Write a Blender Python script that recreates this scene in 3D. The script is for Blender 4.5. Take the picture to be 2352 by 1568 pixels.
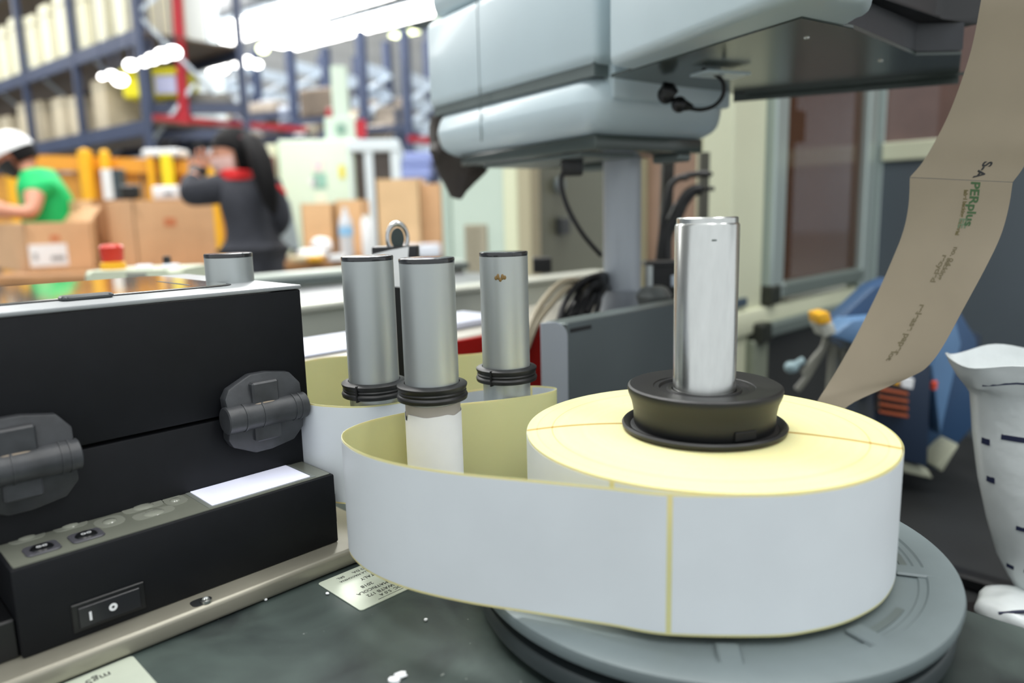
import bpy, bmesh, math, random
from mathutils import Vector, Matrix, noise
random.seed(7)
C = bpy.context.scene.collection
for o in list(bpy.data.objects): bpy.data.objects.remove(o)
# ------------------------------------------------------------------ camera
EYE = 1.15
FPX, PITCH, ROLL = 1695.0, .1702, -.0251
_cp, _sp = math.cos(PITCH), math.sin(PITCH)
_F = Vector((0, _cp, -_sp)); _R0 = Vector((1, 0, 0)); _D0 = Vector((0, -_sp, -_cp))
_c, _s = math.cos(ROLL), math.sin(ROLL)
_R = _c*_R0 - _s*_D0; _D = _s*_R0 + _c*_D0
cd = bpy.data.cameras.new('camera'); cam = bpy.data.objects.new('camera', cd); C.objects.link(cam)
cam.matrix_world = Matrix(((_R.x, -_D.x, -_F.x, 0), (_R.y, -_D.y, -_F.y, 0), (_R.z, -_D.z, -_F.z, EYE), (0, 0, 0, 1)))
cd.sensor_width = 36; cd.lens = FPX/2352*36; cd.clip_start = .01; cd.clip_end = 100
cd.dof.use_dof = True; cd.dof.focus_distance = .50; cd.dof.aperture_fstop = 3.8
bpy.context.scene.camera = cam
# ------------------------------------------------------------------ world, light, exposure
sc = bpy.context.scene
sc.view_settings.view_transform = 'Standard'; sc.view_settings.look = 'None'
sc.view_settings.gamma = 1; sc.view_settings.use_curve_mapping = False
sc.view_settings.exposure = 0.0
wd = bpy.data.worlds.new('world'); sc.world = wd; wd.use_nodes = True
wd.node_tree.nodes['Background'].inputs[0].default_value = (.91, .955, .98, 1)
wd.node_tree.nodes['Background'].inputs[1].default_value = 1.0
def area(loc, size, power, rot=(0, 0, 0), col=(1, .995, .97)):
    l = bpy.data.lights.new('hall_light', 'AREA'); l.shape = 'RECTANGLE'; l.size, l.size_y = size; l.energy = power; l.color = col
    o = bpy.data.objects.new('hall_light', l); C.objects.link(o); o.location = loc; o.rotation_euler = rot
    return o
HPI = math.pi/2
area((-1.5, -.5, 5.9), (1.0, 8), 235, (0, 0, math.radians(45)))
area((2.2, .5, 5.9), (1.0, 8), 225, (0, 0, math.radians(45)))
area((-4, 5, 5.9), (1.0, 10), 520, (0, 0, math.radians(45)))
area((.5, 9, 5.9), (1.0, 10), 520, (0, 0, math.radians(45)))
area((-6, 14, 6.0), (1.4, 12), 900, (0, 0, math.radians(45)))
area((-12, 10, 6.0), (1.4, 12), 650, (0, 0, math.radians(45)))
area((-6, 17, 5.7), (1.0, 12), 330, (math.pi, 0, math.radians(45)))   # unseen upward light added to brighten the roof, like uplight from the strips
area((-4, 5, 5.7), (.6, 10), 70, (math.pi, 0, math.radians(45)))  # second unseen upward light, added to lift the dark roof
area((-9, 26, 6.0), (1.4, 14), 1900, (0, 0, math.radians(45)))
# ------------------------------------------------------------------ helpers
def ray(px, py): return _R*((px-1176)/FPX) + _D*((py-784)/FPX) + _F
def at(px, py, Y):
    d = ray(px, py); d = d*(Y/d.y); return Vector((d.x, d.y, d.z+EYE))
def atz(px, py, z):
    d = ray(px, py); d = d*((z-EYE)/d.z); return Vector((d.x, d.y, z))
def lin(c): return tuple((v/12.92 if v <= .04045 else ((v+.055)/1.055)**2.4) for v in c)
def hexc(h): return lin(tuple(int(h[i:i+2], 16)/255 for i in (0, 2, 4)))+(1,)
MATS = {}
def mat(name, col, rough=.5, metal=0, var=0, scale=20, bump=0, spec=.5, emit=0, trans=0, alpha=1, coat=0, sss=0, aniso=None):
    if name in MATS: return MATS[name]
    m = bpy.data.materials.new(name); m.use_nodes = True; nt = m.node_tree; b = nt.nodes['Principled BSDF']
    c = hexc(col) if isinstance(col, str) else col
    b.inputs['Base Color'].default_value = c; b.inputs['Roughness'].default_value = rough
    b.inputs['Metallic'].default_value = metal; b.inputs['Specular IOR Level'].default_value = spec
    b.inputs['Coat Weight'].default_value = coat; b.inputs['Coat Roughness'].default_value = .08
    if emit: b.inputs['Emission Color'].default_value = c; b.inputs['Emission Strength'].default_value = emit
    b.inputs['Transmission Weight'].default_value = trans; b.inputs['Alpha'].default_value = alpha
    if sss:
        b.inputs['Subsurface Weight'].default_value = sss; b.inputs['Subsurface Scale'].default_value = .01
    if var or bump:
        tc = nt.nodes.new('ShaderNodeTexCoord'); mp = nt.nodes.new('ShaderNodeMapping'); nt.links.new(tc.outputs['Object'], mp.inputs[0])
        if aniso: mp.inputs['Scale'].default_value = aniso
        n = nt.nodes.new('ShaderNodeTexNoise'); n.inputs['Scale'].default_value = scale; n.inputs['Detail'].default_value = 5
        nt.links.new(mp.outputs[0], n.inputs['Vector'])
        if var:
            r = nt.nodes.new('ShaderNodeValToRGB'); r.color_ramp.elements[0].position = .3; r.color_ramp.elements[1].position = .7
            r.color_ramp.elements[0].color = tuple(max(0, v*(1-var)) for v in c[:3])+(1,)
            r.color_ramp.elements[1].color = tuple(min(1, v*(1+var)) for v in c[:3])+(1,)
            nt.links.new(n.outputs[0], r.inputs[0]); nt.links.new(r.outputs[0], b.inputs['Base Color'])
        if bump:
            bp = nt.nodes.new('ShaderNodeBump'); bp.inputs['Strength'].default_value = bump; bp.inputs['Distance'].default_value = .002
            nt.links.new(n.outputs[0], bp.inputs['Height']); nt.links.new(bp.outputs[0], b.inputs['Normal'])
    MATS[name] = m; return m

class MB:
    """collects shapes in a bmesh, in the local frame of the thing"""
    def __init__(s): s.bm = bmesh.new()
    def _addmesh(s, vs, fs):
        bv = [s.bm.verts.new(v) for v in vs]; out = []
        for f in fs:
            try: out.append(s.bm.faces.new([bv[i] for i in f]))
            except ValueError: pass
        return bv, out
    def box(s, a, b, bev=0, seg=2, M=None):
        x0, y0, z0 = a; x1, y1, z1 = b
        vs = [(x0,y0,z0),(x1,y0,z0),(x1,y1,z0),(x0,y1,z0),(x0,y0,z1),(x1,y0,z1),(x1,y1,z1),(x0,y1,z1)]
        if M is not None: vs = [M @ Vector(v) for v in vs]
        bv, fs = s._addmesh(vs, [(3,2,1,0),(4,5,6,7),(0,1,5,4),(1,2,6,5),(2,3,7,6),(3,0,4,7)])
        if bev:
            es = {e for f in fs for e in f.edges}
            bmesh.ops.bevel(s.bm, geom=list(es), offset=bev, segments=seg, profile=.5, affect='EDGES')
        return s
    def prism(s, poly, z0, z1, bev=0, seg=2, M=None):
        n = len(poly); vs = [(p[0], p[1], z0) for p in poly]+[(p[0], p[1], z1) for p in poly]
        if M is not None: vs = [M @ Vector(v) for v in vs]
        bv, fs = s._addmesh(vs, [tuple(range(n))[::-1], tuple(range(n, 2*n))]+[(i, (i+1) % n, n+(i+1) % n, n+i) for i in range(n)])
        if bev:
            es = {e for f in fs for e in f.edges}
            bmesh.ops.bevel(s.bm, geom=list(es), offset=bev, segments=seg, profile=.5, affect='EDGES')
        return s
    def lathe(s, prof, c=(0, 0, 0), seg=48, M=None, closed=False):
        vs = []; fs = []; n = len(prof)
        for j in range(seg):
            a = 2*math.pi*j/seg
            for r, z in prof:
                v = Vector((c[0]+r*math.cos(a), c[1]+r*math.sin(a), c[2]+z))
                vs.append(M @ v if M is not None else v)
        for j in range(seg):
            k = (j+1) % seg
            for i in range(n-1 if not closed else n):
                i2 = (i+1) % n
                fs.append((j*n+i, k*n+i, k*n+i2, j*n+i2))
        if not closed:
            if prof[0][0] > 1e-6: fs.append(tuple(j*n for j in range(seg))[::-1])
            if prof[-1][0] > 1e-6: fs.append(tuple(j*n+n-1 for j in range(seg)))
        s._addmesh(vs, fs); return s
    def tube(s, pts, r, seg=8, smooth=0):
        pts = [Vector(p) for p in pts]
        if smooth: pts = catmull(pts, smooth)
        rs = r if isinstance(r, (list, tuple)) else [r]*len(pts)
        if len(rs) != len(pts): rs = [rs[min(len(rs)-1, int(i/len(pts)*len(rs)))] for i in range(len(pts))]
        vs = []; fs = []
        up = None
        for i, p in enumerate(pts):
            t = (pts[min(i+1, len(pts)-1)]-pts[max(i-1, 0)]).normalized()
            if up is None: up = t.orthogonal().normalized()
            up = (up-t*up.dot(t)).normalized(); w = t.cross(up)
            for j in range(seg):
                a = 2*math.pi*j/seg; vs.append(p+(up*math.cos(a)+w*math.sin(a))*rs[i])
        for i in range(len(pts)-1):
            for j in range(seg):
                k = (j+1) % seg; fs.append((i*seg+j, i*seg+k, (i+1)*seg+k, (i+1)*seg+j))
        fs.append(tuple(range(seg))[::-1]); fs.append(tuple((len(pts)-1)*seg+j for j in range(seg)))
        s._addmesh(vs, fs); return s
    def bar(s, p, q, w, h=None):
        """rectangular bar between two points"""
        p, q = Vector(p), Vector(q); h = h or w; t = (q-p).normalized()
        side = t.cross(Vector((0, 0, 1)))
        side = side.normalized() if side.length > .01 else Vector((1, 0, 0))
        up = side.cross(t)
        vs = [b+side*(i*w/2)+up*(j*h/2) for b in (p, q) for i, j in ((-1,-1),(1,-1),(1,1),(-1,1))]
        s._addmesh(vs, [(0,1,2,3),(7,6,5,4),(0,4,5,1),(1,5,6,2),(2,6,7,3),(3,7,4,0)]); return s
    def grid(s, rows, thick=0, closed=False):
        """sheet through rows of points; thick gives it a real back"""
        rows = [[Vector(p) for p in r] for r in rows]; m, n = len(rows), len(rows[0])
        if not thick:
            s._addmesh([p for r in rows for p in r], [(i*n+j, i*n+j+1, (i+1)*n+j+1, (i+1)*n+j) for i in range(m-1) for j in range(n-1)]); return s
        back = []
        for i in range(m):
            br = []
            for j in range(n):
                du = rows[i][min(j+1, n-1)]-rows[i][max(j-1, 0)]; dv = rows[min(i+1, m-1)][j]-rows[max(i-1, 0)][j]
                nn = du.cross(dv); nn = nn.normalized() if nn.length > 1e-12 else Vector((0, 0, 1))
                br.append(rows[i][j]-nn*thick)
            back.append(br)
        N = m*n; vs = [p for r in rows for p in r]+[p for r in back for p in r]; fs = []
        for i in range(m-1):
            for j in range(n-1):
                q = (i*n+j, i*n+j+1, (i+1)*n+j+1, (i+1)*n+j); fs.append(q); fs.append(tuple(N+k for k in q[::-1]))
        for i in range(m-1):
            fs.append((i*n, (i+1)*n, N+(i+1)*n, N+i*n)); a = n-1; fs.append(((i+1)*n+a, i*n+a, N+i*n+a, N+(i+1)*n+a))
        for j in range(n-1):
            fs.append((j+1, j, N+j, N+j+1)); a = (m-1)*n; fs.append((a+j, a+j+1, N+a+j+1, N+a+j))
        s._addmesh(vs, fs); return s
    def ball(s, c, r, seg=12):
        r = r if isinstance(r, (tuple, list)) else (r, r, r)
        bmesh.ops.create_uvsphere(s.bm, u_segments=seg, v_segments=max(6, seg//2+2), radius=1, matrix=Matrix.Translation(c) @ Matrix.Diagonal((*r, 1))); return s
    def mesh(s, name, m, smooth=True):
        me = bpy.data.meshes.new(name)
        bmesh.ops.recalc_face_normals(s.bm, faces=s.bm.faces)
        s.bm.to_mesh(me); s.bm.free(); me.materials.append(m)
        for p in me.polygons: p.use_smooth = smooth
        if smooth: me.set_sharp_from_angle(angle=math.radians(35))
        return me
def catmull(P, k):
    out = []
    for i in range(len(P)-1):
        a, b, c, d = P[max(i-1, 0)], P[i], P[i+1], P[min(i+2, len(P)-1)]
        for q in range(k):
            t = q/k; out.append(.5*((2*b)+(c-a)*t+(2*a-5*b+4*c-d)*t*t+(3*b-a-3*c+d)*t**3))
    out.append(P[-1].copy()); return out
def tag(o, label, cat, group=None):
    o['label'] = label; o['category'] = cat
    if group: o['group'] = group
    return o
def thing(name, label, cat, loc=(0, 0, 0), rz=0, group=None):
    o = bpy.data.objects.new(name, None); o.empty_display_size = .05; C.objects.link(o)
    o.location = loc; o.rotation_euler = (0, 0, math.radians(rz)); return tag(o, label, cat, group)
def part(name, mb, m, parent=None, label=None, smooth=True):
    o = bpy.data.objects.new(name, mb.mesh(name, m, smooth)); C.objects.link(o)
    if parent: o.parent = parent
    if label: o['label'] = label
    return o
def single(name, mb, m, label, cat, loc=(0, 0, 0), rz=0, group=None, smooth=True):
    o = part(name, mb, m, smooth=smooth); o.location = loc; o.rotation_euler = (0, 0, math.radians(rz)); return tag(o, label, cat, group)
def struct(name, mb, m, smooth=False, parent=None):
    o = part(name, mb, m, parent, smooth=smooth)
    if not parent: o['kind'] = 'structure'
    return o
def dup(root, loc, rz=None, label=None, scale=None):
    r = root.copy(); C.objects.link(r); r.location = loc
    if rz is not None: r.rotation_euler = (0, 0, math.radians(rz))
    if label: r['label'] = label
    if scale: r.scale = scale
    for ch in list(root.children):
        c = ch.copy(); C.objects.link(c); c.parent = r
        for g in list(ch.children):
            d = g.copy(); C.objects.link(d); d.parent = c
    return r
def text_mesh(s, size, extrude=0, fat=0):
    cu = bpy.data.curves.new('lettering', 'FONT'); cu.body = s; cu.size = size; cu.align_x = 'CENTER'; cu.align_y = 'CENTER'; cu.extrude = extrude; cu.offset = fat
    o = bpy.data.objects.new('lettering', cu); C.objects.link(o); bpy.context.view_layer.update()
    me = bpy.data.meshes.new_from_object(o.evaluated_get(bpy.context.evaluated_depsgraph_get()))
    bpy.data.objects.remove(o); return me
def lettering(s, size, m, parent, M, name='lettering'):
    me = text_mesh(s, size, .00005); me.transform(M); me.materials.clear(); me.materials.append(m)
    o = bpy.data.objects.new(name, me); C.objects.link(o); o.parent = parent; return o
def rrect(x0, y0, x1, y1, r, n=4):
    P = []
    for cx, cy, a0 in ((x1-r, y1-r, 0), (x0+r, y1-r, 90), (x0+r, y0+r, 180), (x1-r, y0+r, 270)):
        for i in range(n+1):
            a = math.radians(a0+90*i/n); P.append((cx+r*math.cos(a), cy+r*math.sin(a)))
    return P
def skin(name, J, B, m, parent, sub=2, root=None):
    """one continuous surface grown over a skeleton: J name->(pos, radius), B bones"""
    ks = list(J); me = bpy.data.meshes.new(name); me.from_pydata([J[k][0] for k in ks], [(ks.index(a), ks.index(b)) for a, b in B], [])
    o = bpy.data.objects.new(name, me); C.objects.link(o)
    md = o.modifiers.new('skin', 'SKIN'); md.use_smooth_shade = True
    sv = me.skin_vertices[0].data
    for i, k in enumerate(ks):
        r = J[k][1]; sv[i].radius = r if isinstance(r, tuple) else (r, r); sv[i].use_root = (k == (root or ks[0]))
    ss = o.modifiers.new('sub', 'SUBSURF'); ss.levels = sub; ss.render_levels = sub
    bpy.context.view_layer.update()
    m2 = bpy.data.meshes.new_from_object(o.evaluated_get(bpy.context.evaluated_depsgraph_get()))
    bpy.data.objects.remove(o); m2.materials.clear(); m2.materials.append(m)
    for p in m2.polygons: p.use_smooth = True
    q = bpy.data.objects.new(name, m2); C.objects.link(q); q.parent = parent; return q

# ------------------------------------------------------------------ materials
M_black = mat('black_powder_coat', '0d0f13', .55, var=.12, scale=60, bump=.15, spec=.28)
M_blackpl = mat('black_plastic', '0e0f11', .38)
M_rubber = mat('black_rubber', '101112', .45, var=.1, scale=90)
M_hinge = mat('worn_black_plastic', '3a3c3f', .4, var=.3, scale=70, bump=.2)
M_alu = mat('brushed_aluminium', 'd0d2cf', .24, metal=1, var=.05, scale=30, bump=.03, aniso=(6, 6, 1.5))
M_anod = mat('anodised_aluminium', 'b4baba', .42, metal=.7, var=.03, scale=10)
M_chrome = mat('chrome', 'c8c8c8', .12, metal=1)
M_label = mat('white_label_paper', 'd9dfe3', .42, var=.02, scale=30)
M_liner = mat('yellow_liner_paper', 'e3d89a', .4, var=.03, scale=12, sss=.2)
M_white = mat('white_paper', 'e8eaec', .6, var=.03, scale=40)
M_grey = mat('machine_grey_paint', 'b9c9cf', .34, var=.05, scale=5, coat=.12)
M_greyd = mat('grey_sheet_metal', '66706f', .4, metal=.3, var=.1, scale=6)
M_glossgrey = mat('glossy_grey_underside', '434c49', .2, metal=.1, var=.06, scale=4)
M_cream = mat('cream_paint', 'd9dcc0', .35, var=.04, scale=4)
M_palegreen = mat('pale_green_paint', 'c3d3c6', .4, var=.05, scale=3)
M_tan = mat('tan_coated_plate', '8c897c', .33, metal=.35, var=.12, scale=14)
M_disc = mat('grey_plastic_turntable', '697476', .45, var=.12, scale=16)
M_kraft = mat('kraft_backing', '8b806c', .5, var=.04, scale=25)
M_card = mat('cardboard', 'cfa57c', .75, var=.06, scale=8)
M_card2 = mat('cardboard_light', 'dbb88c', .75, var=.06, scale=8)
M_rackblue = mat('rack_blue_grey', '364059', .45, var=.1, scale=3)
M_galv = mat('galvanised', 'c4d0dc', .45, metal=.1, var=.1, scale=6)
M_red = mat('red_paint', 'a81f2c', .4, var=.08, scale=6)
M_yellow = mat('safety_yellow', 'efb21e', .45, var=.08, scale=6)
M_orange = mat('amber_panel', 'd59a3f', .5, var=.2, scale=5)
M_concrete = mat('floor_concrete', 'a4a5a2', .35, var=.12, scale=1.5)
M_wall = mat('hall_wall', 'd3dae4', .7, var=.06, scale=.6)
M_ceil = mat('ceiling_sheet', 'b9babc', .8, var=.1, scale=.8)
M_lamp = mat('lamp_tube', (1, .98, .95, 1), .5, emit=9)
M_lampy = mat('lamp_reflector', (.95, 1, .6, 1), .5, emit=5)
M_ink = mat('black_ink', '16181a', .6)
M_inkg = mat('green_ink', '35562f', .6)
M_navy = mat('navy_ink', '1a2140', .6)
M_brown = mat('dark_brown', '3c3129', .6, var=.25, scale=6)
M_bag = mat('dark_brown_bag', '2f2823', .6, var=.3, scale=14, bump=.4)
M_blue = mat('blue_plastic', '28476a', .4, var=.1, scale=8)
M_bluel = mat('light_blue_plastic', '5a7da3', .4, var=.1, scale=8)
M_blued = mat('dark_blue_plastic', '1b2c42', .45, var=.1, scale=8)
M_glassb = mat('bronze_window', '5a3d2a', .1, alpha=.6, var=.2, scale=2)
M_slate = mat('slate_grey_panel', '565f66', .45, var=.06, scale=3)
M_skin = mat('skin', 'c78e74', .5, sss=.1)
M_hair = mat('black_hair', '0a090b', .7, spec=.2)
M_fleece = mat('charcoal_fleece', '2b2d35', .85, var=.15, scale=30)
M_green = mat('green_cotton', '08b866', .7, var=.05, scale=10)
M_trous = mat('dark_trousers', '23262d', .8)
M_wood = mat('bench_wood', '9c7148', .5, var=.2, scale=4, aniso=(1, 8, 1))
M_red2 = mat('emergency_red', 'c02a12', .35)
M_lcd = mat('display_lit', (.82, .84, 1, 1), .3, emit=.3)
# stained dark deck
def deck_material():
    m = bpy.data.materials.new('stained_dark_deck'); m.use_nodes = True; nt = m.node_tree; b = nt.nodes['Principled BSDF']
    tc = nt.nodes.new('ShaderNodeTexCoord')
    n = nt.nodes.new('ShaderNodeTexNoise'); n.inputs['Scale'].default_value = 13; n.inputs['Detail'].default_value = 6; n.inputs['Distortion'].default_value = .8
    n2 = nt.nodes.new('ShaderNodeTexNoise'); n2.inputs['Scale'].default_value = 170; n2.inputs['Detail'].default_value = 3
    for k in (n, n2): nt.links.new(tc.outputs['Object'], k.inputs['Vector'])
    r = nt.nodes.new('ShaderNodeValToRGB'); r.color_ramp.elements[0].position = .34; r.color_ramp.elements[0].color = hexc('1d2425')
    r.color_ramp.elements[1].position = .66; r.color_ramp.elements[1].color = hexc('46524e')
    nt.links.new(n.outputs[0], r.inputs[0])
    r2 = nt.nodes.new('ShaderNodeValToRGB'); r2.color_ramp.elements[0].position = .735; r2.color_ramp.elements[0].color = (0, 0, 0, 1)
    r2.color_ramp.elements[1].position = .77; r2.color_ramp.elements[1].color = (.5, .5, .5, 1); nt.links.new(n2.outputs[0], r2.inputs[0])
    mx = nt.nodes.new('ShaderNodeMix'); mx.data_type = 'RGBA'; nt.links.new(r2.outputs[0], mx.inputs[0]); nt.links.new(r.outputs[0], mx.inputs[6]); mx.inputs[7].default_value = hexc('c9cdc6')
    nt.links.new(mx.outputs[2], b.inputs['Base Color']); b.inputs['Roughness'].default_value = .45
    return m
M_deck = deck_material()
# end face of the wound roll: fine winding rings and the two dark lines where the label gaps stack up
def roll_face_material():
    m = bpy.data.materials.new('wound_roll_face'); m.use_nodes = True; nt = m.node_tree; b = nt.nodes['Principled BSDF']
    N = nt.nodes.new; Lk = nt.links.new
    def math_(op, a=None, v=None, c=None):
        n = N('ShaderNodeMath'); n.operation = op
        for i, x in enumerate((a, v, c)):
            if x is None: continue
            if isinstance(x, (int, float)): n.inputs[i].default_value = x
            else: Lk(x, n.inputs[i])
        return n.outputs[0]
    tc = N('ShaderNodeTexCoord'); sp = N('ShaderNodeSeparateXYZ'); Lk(tc.outputs['Object'], sp.inputs[0])
    x, y = sp.outputs[0], sp.outputs[1]
    r = math_('SQRT', math_('ADD', math_('MULTIPLY', x, x), math_('MULTIPLY', y, y)))
    cb = N('ShaderNodeCombineXYZ'); Lk(r, cb.inputs[0])
    nz = N('ShaderNodeTexNoise'); nz.inputs['Scale'].default_value = 260; nz.inputs['Detail'].default_value = 4; Lk(cb.outputs[0], nz.inputs['Vector'])
    ang = math_('ARCTAN2', y, x)
    def line(a0, a1, w):   # spiral line: angle goes a0 -> a1 from core to rim
        t = math_('DIVIDE', math_('SUBTRACT', r, .046), .061)
        a = math_('ADD', math_('MULTIPLY', t, math.radians(a1-a0)), math.radians(a0))
        d = math_('MULTIPLY', math_('ABSOLUTE', math_('SUBTRACT', ang, a)), r)
        return math_('SUBTRACT', 1, math_('MINIMUM', math_('DIVIDE', d, w), 1))
    def ring(r0, w):
        return math_('SUBTRACT', 1, math_('MINIMUM', math_('DIVIDE', math_('ABSOLUTE', math_('SUBTRACT', r, r0)), w), 1))
    L = math_('ADD', line(162.9, 178, .0030), line(-15.4, -26.8, .0030))
    L = math_('MULTIPLY', math_('MAXIMUM', L, 0), 1.0)
    rr = math_('MULTIPLY', math_('ADD', ring(.0915, .0008), math_('MULTIPLY', ring(.1008, .0006), .5)), .55)
    f = math_('MINIMUM', math_('ADD', L, rr), 1)
    base = N('ShaderNodeValToRGB'); base.color_ramp.elements[0].color = hexc('d6d096'); base.color_ramp.elements[1].color = hexc('e3dea8'); Lk(nz.outputs[0], base.inputs[0])
    mx = N('ShaderNodeMix'); mx.data_type = 'RGBA'; Lk(f, mx.inputs[0]); Lk(base.outputs[0], mx.inputs[6]); mx.inputs[7].default_value = hexc('a8843a')
    Lk(mx.outputs[2], b.inputs['Base Color']); b.inputs['Roughness'].default_value = .5
    b.inputs['Subsurface Weight'].default_value = .15; b.inputs['Subsurface Scale'].default_value = .01
    bp = N('ShaderNodeBump'); bp.inputs['Strength'].default_value = .15; bp.inputs['Distance'].default_value = .0005; Lk(nz.outputs[0], bp.inputs['Height']); Lk(bp.outputs[0], b.inputs['Normal'])
    return m
M_rollface = roll_face_material()

# ================================================================== SETTING
struct('floor', MB().box((-30, -6, -.1), (16, 34, 0)), M_concrete)
struct('ceiling', MB().box((-30, -1.5, 6.4), (16, 34, 6.5)), M_ceil)
struct('wall_back', MB().box((-30, 33.8, 0), (16, 34, 6.4)), M_wall)
struct('wall_left', MB().box((-30, -6, 0), (-29.8, 34, 6.4)), M_wall)
E45 = 45
# ceiling purlins seen as darker bands
for i in range(9):
    p = at(500+70*i, 40, 12+1.3*i)
    o = part('ceiling_beam', MB().box((-.06, -7, 6.15), (.06, 7, 6.4)), M_greyd); o.location = (p.x, p.y, 0); o.rotation_euler = (0, 0, math.radians(-45)); o['kind'] = 'structure'; o.name = 'trim_%d' % (i+1)

# ------------------------------------------------------------------ ceiling lights
def strip(p, q, w, label, chunks, m=M_lamp):
    t = thing('ceiling_light', label, 'light', p, 0, 'strip lights under the hall roof')
    d = Vector(q)-Vector(p)
    part('housing', MB().bar((0, 0, .06), d+Vector((0, 0, .06)), w*1.2, .06), M_galv, t)
    for i in range(chunks):
        a = d*((i+.04)/chunks); b = d*((i+.96)/chunks); part('tube_panel', MB().bar(a, b, w, .05), m, t)
    return t
strip(atz(480, 92, 6.1), atz(860, -25, 6.1), 1.3, 'long glaring strip light nearer the red pole, the higher of two rows', 5)
strip(atz(640, 108, 6.1), atz(1060, 0, 6.1), 1.0, 'long glaring strip light ending behind the grey machine housing', 6)
strip(atz(900, 84, 6.2), atz(960, 70, 6.2), .25, 'short yellow-green edged lamp beside the grey housing top left corner', 1, M_lampy)
LAMPS_AND_GLINTS = [(604, 112, 11, .07, 1), (655, 92, 11, .08, 1), (690, 86, 11, .09, 1), (735, 60, 11, .10, 1), (486, 162, 10.5, .05, 0), (508, 155, 10.6, .09, 0), (545, 144, 10.7, .08, 0), (566, 142, 10.8, .08, 0), (590, 148, 10.9, .06, 0),
         (235, 176, 6.2, .025, 0), (256, 172, 6.2, .035, 0), (276, 184, 6.2, .05, 0), (301, 149, 6.3, .045, 0), (331, 143, 6.3, .035, 0), (350, 135, 6.4, .045, 0), (374, 126, 6.4, .055, 0), (398, 120, 6.5, .055, 0)]  # this row: glowing balls added for reflections off wrapping film, cords made up
LN = ['yellowish lamp glow alone below the higher strip light', 'yellowish lamp glow left of the lower strip light', 'yellowish lamp glow touching the left end of the lower strip light', 'yellowish lamp glow above the lower strip light',
      'smallest lamp glow beside the white building column', 'lamp glow just right of the white building column', 'lamp glow in the middle of the far row', 'lamp glow second from the right of the far row', 'dim lamp glow at the right end of the far row',
      'tiny added film glint at the left end of the row over the lower boxes', 'second added film glint from the left over the lower boxes', 'lowest added film glint left of the yellow bin', 'added film glint left of the rack upright above the yellow bin', 'added film glint on the rack upright above the yellow bin',
      'added film glint right of the rack upright above the yellow bin', 'added film glint second from the red post', 'added film glint nearest the red post']
for i, (px, py, Y, r, k) in enumerate(LAMPS_AND_GLINTS):
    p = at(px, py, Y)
    t = thing('lamp', LN[i], 'light', p, 0, 'small hanging lamps')  # covers the hall lamps and the added film glints by the left rack
    part('glow_ball', MB().ball((0, 0, 0), (r*1.15, r, r*.85), 16), M_lampy if k else M_lamp, t)
    part('cap_cord', MB().lathe([(r*.5, r*.7), (r*.4, r*1.1), (.006, r*1.2), (.002, 6.4-p.z)], seg=12), M_rackblue, t)

# ================================================================== FOREGROUND MACHINE
DECK = EYE-.2375
# deck in local 45 degree frame: x along e1 (right-back), y along e2 (left-back)
t = thing('machine_deck', 'dark stained metal machine deck under the label roll and posts', 'machine deck', (0, 0, 0), 45)
part('deck_plate', MB().prism([(-.3, -.45), (.472, -.45), (.472, .35), (.62, .35), (.62, .62), (-.3, .62)], DECK-.006, DECK, .001, 1), M_deck, t)
part('deck_cabinet', MB().box((-.28, -.43, .03), (.455, .6, DECK-.006), .004), M_greyd, t)
for x in (-.22, .42):
    for y in (-.38, .55): part('leg', MB().lathe([(.0, 0), (.03, 0), (.03, .012), (.012, .02), (.012, .035)], (x, y, 0), seg=16), M_blackpl, t)
# small plaster crumbs on the deck
for i, (px, py) in enumerate([(920, 1550), (906, 1562), (610, 1376), (752, 1362), (978, 1422)]):
    p = atz(px, py, DECK+.0012)
    mb = MB().ball((0, 0, 0), (.0035, .0025, .0018) if i < 2 else (.0012, .001, .0008), 8)
    for v in mb.bm.verts: v.co *= 1+.35*noise.noise(v.co*900+Vector((i, 0, 0)))
    single('plaster_crumb', mb, M_white, ['white crumb on the dark deck at the bottom edge, larger', 'white crumb on the dark deck at the bottom edge, lower left of its pair', 'tiny white speck on the deck below the tan plate', 'tiny white speck beside the left corner of the data plate', 'tiny white speck on the deck under the front of the paper web'][i], 'crumb', p)

# tan base plate below the printer
t = thing('printer_base_plate', 'tan coated base plate with a rounded step under the black printer', 'plate', (-.262, .356, DECK), 45)
part('plate', MB().prism([(-.14, -.0176), (.228, -.0176), (.228, .40), (-.14, .40)], .0003, .0125, .003, 3), M_tan, t)
part('lock_screw', MB().lathe([(0, .0126), (.0035, .0126), (.0035, .0141), (.0022, .0145), (.0018, .0138), (0, .0138)], (.092, -.0125, 0), seg=20), M_alu, t)
part('slot', MB().prism(rrect(.084, -.0148, .0935, -.0058, .003), .01255, .01275), M_ink, t)

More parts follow.
